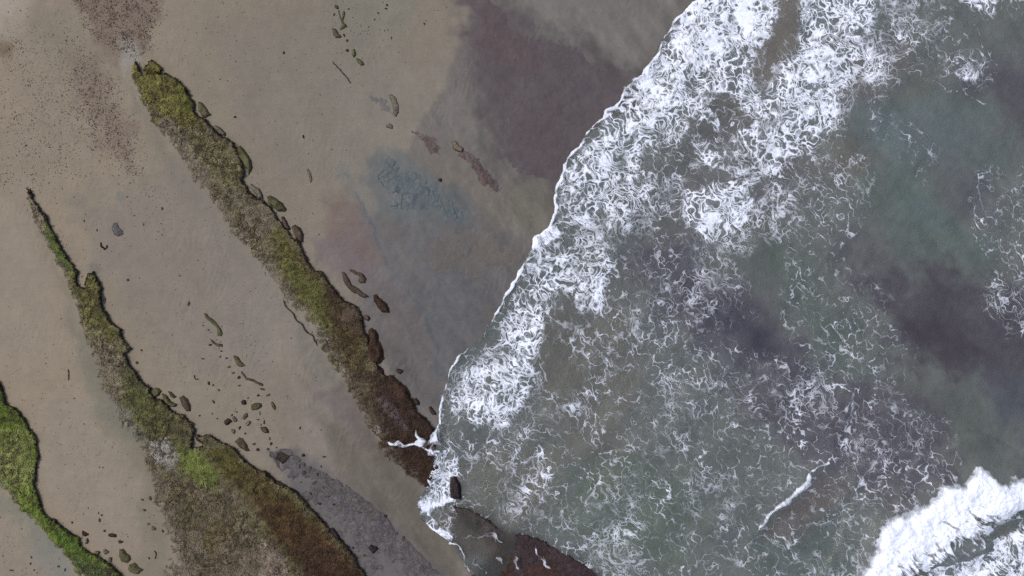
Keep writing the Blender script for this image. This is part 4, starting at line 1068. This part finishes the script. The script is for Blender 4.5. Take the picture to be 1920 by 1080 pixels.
def build_foam():
    P = 1.0
    U, V = np.meshgrid(np.arange(715, 1975, P), np.arange(-45, 1125, P))
    D = coarse(U, V, 2.5, foam_density)
    f = foam_field(U, V, D)
    n1 = lfbm(U, V, 20, 61); n2 = lfbm(U, V, 20, 62)
    sd = poly_sd(U + 4 * n1, V + 4 * n2, SEA, 1e9)
    nf = fbm(U, V, 14, 63, 2); nl = lfbm(U, V, 60, 64, 2)
    f = np.maximum(f, (1.2 + 2.0 * nl + 1.8 * nf + 1.6 * smooth(480, 300, V) - 4 * smooth(985, 1005, V)) - np.abs(sd + 2.4))
    f = np.where(sd > 0, -sd, f)
    f = np.minimum(f, -sd + .5)
    # foam trails over the drowned reef at the bottom
    # bottom right breaker and its streaming tail
    b, df = breaker_masks(U, V)
    a = math.radians(38); ca, sa = math.cos(a), math.sin(a)
    s = (ca * U + sa * V); t = -sa * U + ca * V
    w = 8 * fbm(U, V, 40, 65, 2)
    st = fbm((s + w) * .28, t + w, 7, 66, 3, .65)
    tail = smooth(20, -30, poly_sd(U, V, BR_TAIL, 40))
    gap = smooth(6, -6, poly_sd(U, V, [(1838,958),(1870,955),(1898,968),(1905,1000),(1872,1012),(1842,992)], 20))
    gap = np.maximum(gap, smooth(8, -8, poly_sd(U, V, [(1885,930),(1990,905),(1990,960),(1930,975),(1895,960)], 20)))
    ft = (st * 1.3 + .5 * nf + .9 * tail - 1.25 - .2 * gap) * 2.6
    f = np.where(tail > .02, np.maximum(f - .35 * gap, ft), f)
    f = np.maximum(f, -b / 3 + np.where(b > -20, .8 * nf, 0))
    hole = smooth(.1, .9, st * 1.0 + .5 * nf + .016 * (df - 60)) * smooth(22, 60, df)
    f = np.where(b < 0, np.minimum(f, 3.0 - 3.6 * hole), f)
    # small crest of a second wavelet
    nj = fbm(U, V, 6, 70, 2)
    dc = line_d(U + 2.5 * n1 + 2 * nj, V + 2.5 * n2 - 2.4 * nf, CREST, 30)
    f = np.maximum(f, 1.4 + 3.6 * smooth(1000, 950, V) * smooth(866, 900, V) + 2.2 * nf + 1.2 * nl - dc)
    # splash thrown over the end of the long ledge
    ds = np.full(U.shape, 1e3)
    for q in SPLASH:
        ds = np.minimum(ds, poly_sd(U + 1.6 * n1, V + 1.6 * n2, q, 40))
    fs = np.minimum(-ds, 2.4)
    for (hx, hy), hr in SPLASH_HOLES:
        fs = np.minimum(fs, np.hypot(U - hx, (V - hy) * .8) - hr + 1.2 * nf)
    fs = np.where(ds < 2, np.minimum(fs - .5, 1.1 + 2.0 * nf + .9 * fbm(U, V, 6, 72, 2)), -2)
    f = np.maximum(f, fs)
    # keep the standing rock and the reef face clear
    f = np.where(poly_sd(U, V, [(845,894),(858,893),(865,905),(866,938),(855,936),(844,932)], 10) < 0, -2, f)
    inle = poly_sd(U, V, LE_SCARP + LE_SOFT[1:-1], 30) < -2
    trail = 1.2 - np.minimum.reduce([line_d(U + 7 * n1, V + 7 * n2, q, 24) for q in (
        [(848,1012),(862,1030),(868,1050),(880,1062)], [(862,1010),(900,1006),(930,1000),(945,1012)], [(886,1046),(900,1058),(912,1070)], [(908,1000),(926,996),(930,1012)],
        [(1002,1022),(1010,1040),(1024,1052)], [(964,1040),(966,1062),(972,1066)], [(938,1046),(944,1052)], [(1006,1046),(1030,1058)])]) + 1.3 * nf + .7 * n1
    f = np.where(inle | (sd > -2), np.maximum(np.where(inle, np.minimum(f, -1), f), trail), np.maximum(f, trail))
    f = np.maximum(f, np.where(fs > 0, fs, -9))
    # height
    Z = coarse(U, V, 3.0, water_z)
    bil = .55 + .45 * fbm(U, V, 22, 67, 3); bil2 = .5 + .5 * fbm(U, V, 7, 68, 2)
    dense = smooth(.55, .95, D)
    lump = np.maximum(dense * .07, smooth(0, -30, b) * .26)
    lump = np.maximum(lump, .12 * smooth(16, 0, np.abs(sd + 6)))
    lump = np.maximum(lump, .16 * smooth(6, 0, dc)); lump = np.maximum(lump, .22 * smooth(4, -6, ds))
    Z = Z + .015 + .025 * np.clip(f, 0, 2) / 2 + lump * np.clip(.8 * bil + .2 * bil2, 0, 1)
    # foam thrown on the ledge top rides above the rock
    zr = coarse(U, V, 4.0, lambda a, b: sand_z(a, b)[0])
    Z = np.where(ds < 6, np.maximum(Z, np.where(U < 830, zr + .62, Z)), Z)
    Z = np.where((trail > -1) & (V > 985) & (U > 840) & (U < 1050), np.maximum(Z, .34 + .3 * smooth(880, 1010, U)), Z)
    vr = lfbm(U, V, 42, 69, 2)
    cover = smooth(-.5, 1.0 + .45 * smooth(.4, .75, D), f + .2 * nf) * np.clip(.27 + .5 * D + .26 * vr + .16 * nf + .5 * smooth(.35, .72, D + .1 * nl), .08, .97)
    cover = np.maximum(cover, smooth(2, -9, b + 2 * nf) * np.clip(.30 + .24 * f + .16 * nf + .12 * st, 0, 1))
    cover = np.maximum(cover, .8 * smooth(-.5, 1.5, f) * smooth(14, 4, np.abs(sd)))
    cover = np.maximum(cover, .75 * smooth(-.5, 2.0, f) * tail)
    cover = np.maximum(cover, .85 * smooth(-.5, 1.6, fs)); cover = np.maximum(cover, (.62 + .3 * nj) * smooth(8, 2, dc) * smooth(-.5, 2.0, f))
    f = f + .5
    keep = cells_any(f > 0)
    Us, Vs = snap(U, V, f, P)
    X, Y = to_world(Us, Vs)
    cc = lambda m: m[:-1, :-1]
    r_break = cc((b < 14) | (tail > .3))
    r_tail = cc((b >= -2) & (tail > .1)) & r_break
    r_splash = cc(ds < 4) & ~r_break
    r_crest = cc(dc < 7) & ~r_break
    r_front = cc(sd > -16) & ~r_splash & ~r_break
    rest = ~(r_break | r_splash | r_crest | r_front)
    for nm, reg, lab, cat, kind, sk in (
            ('breaking_wave', r_break & ~r_tail, 'thick white breaking wave in the lower right corner', 'wave', None, .5),
            ('wavelet', r_crest, 'small slanting white wavelet crest left of the breaking wave', 'wave', None, .12),
            ('splash', r_splash, 'white splash bursting over the dark end of the long ledge', 'splash', None, .06),
            ('wave_front', r_front, 'bright foaming edge of the wave running up the sand', 'wave', None, .08),
            ('sea_foam', rest, 'white lace of foam strands drifting on the sea', None, 'stuff', None)):
        me = grid_mesh(nm, X, Y, Z, keep & reg, {'cover': ('FLOAT', cover)}, M_FOAM, skirt=sk)
        o = put(nm, me, lab, cat, None, kind)
        if nm == 'breaking_wave':
            tm = grid_mesh('trailing_foam', X, Y, Z, keep & r_tail, {'cover': ('FLOAT', cover)}, M_FOAM)
            t_ = put('trailing_foam', tm); t_.parent = o; t_['kind'] = 'stuff'
build_foam()
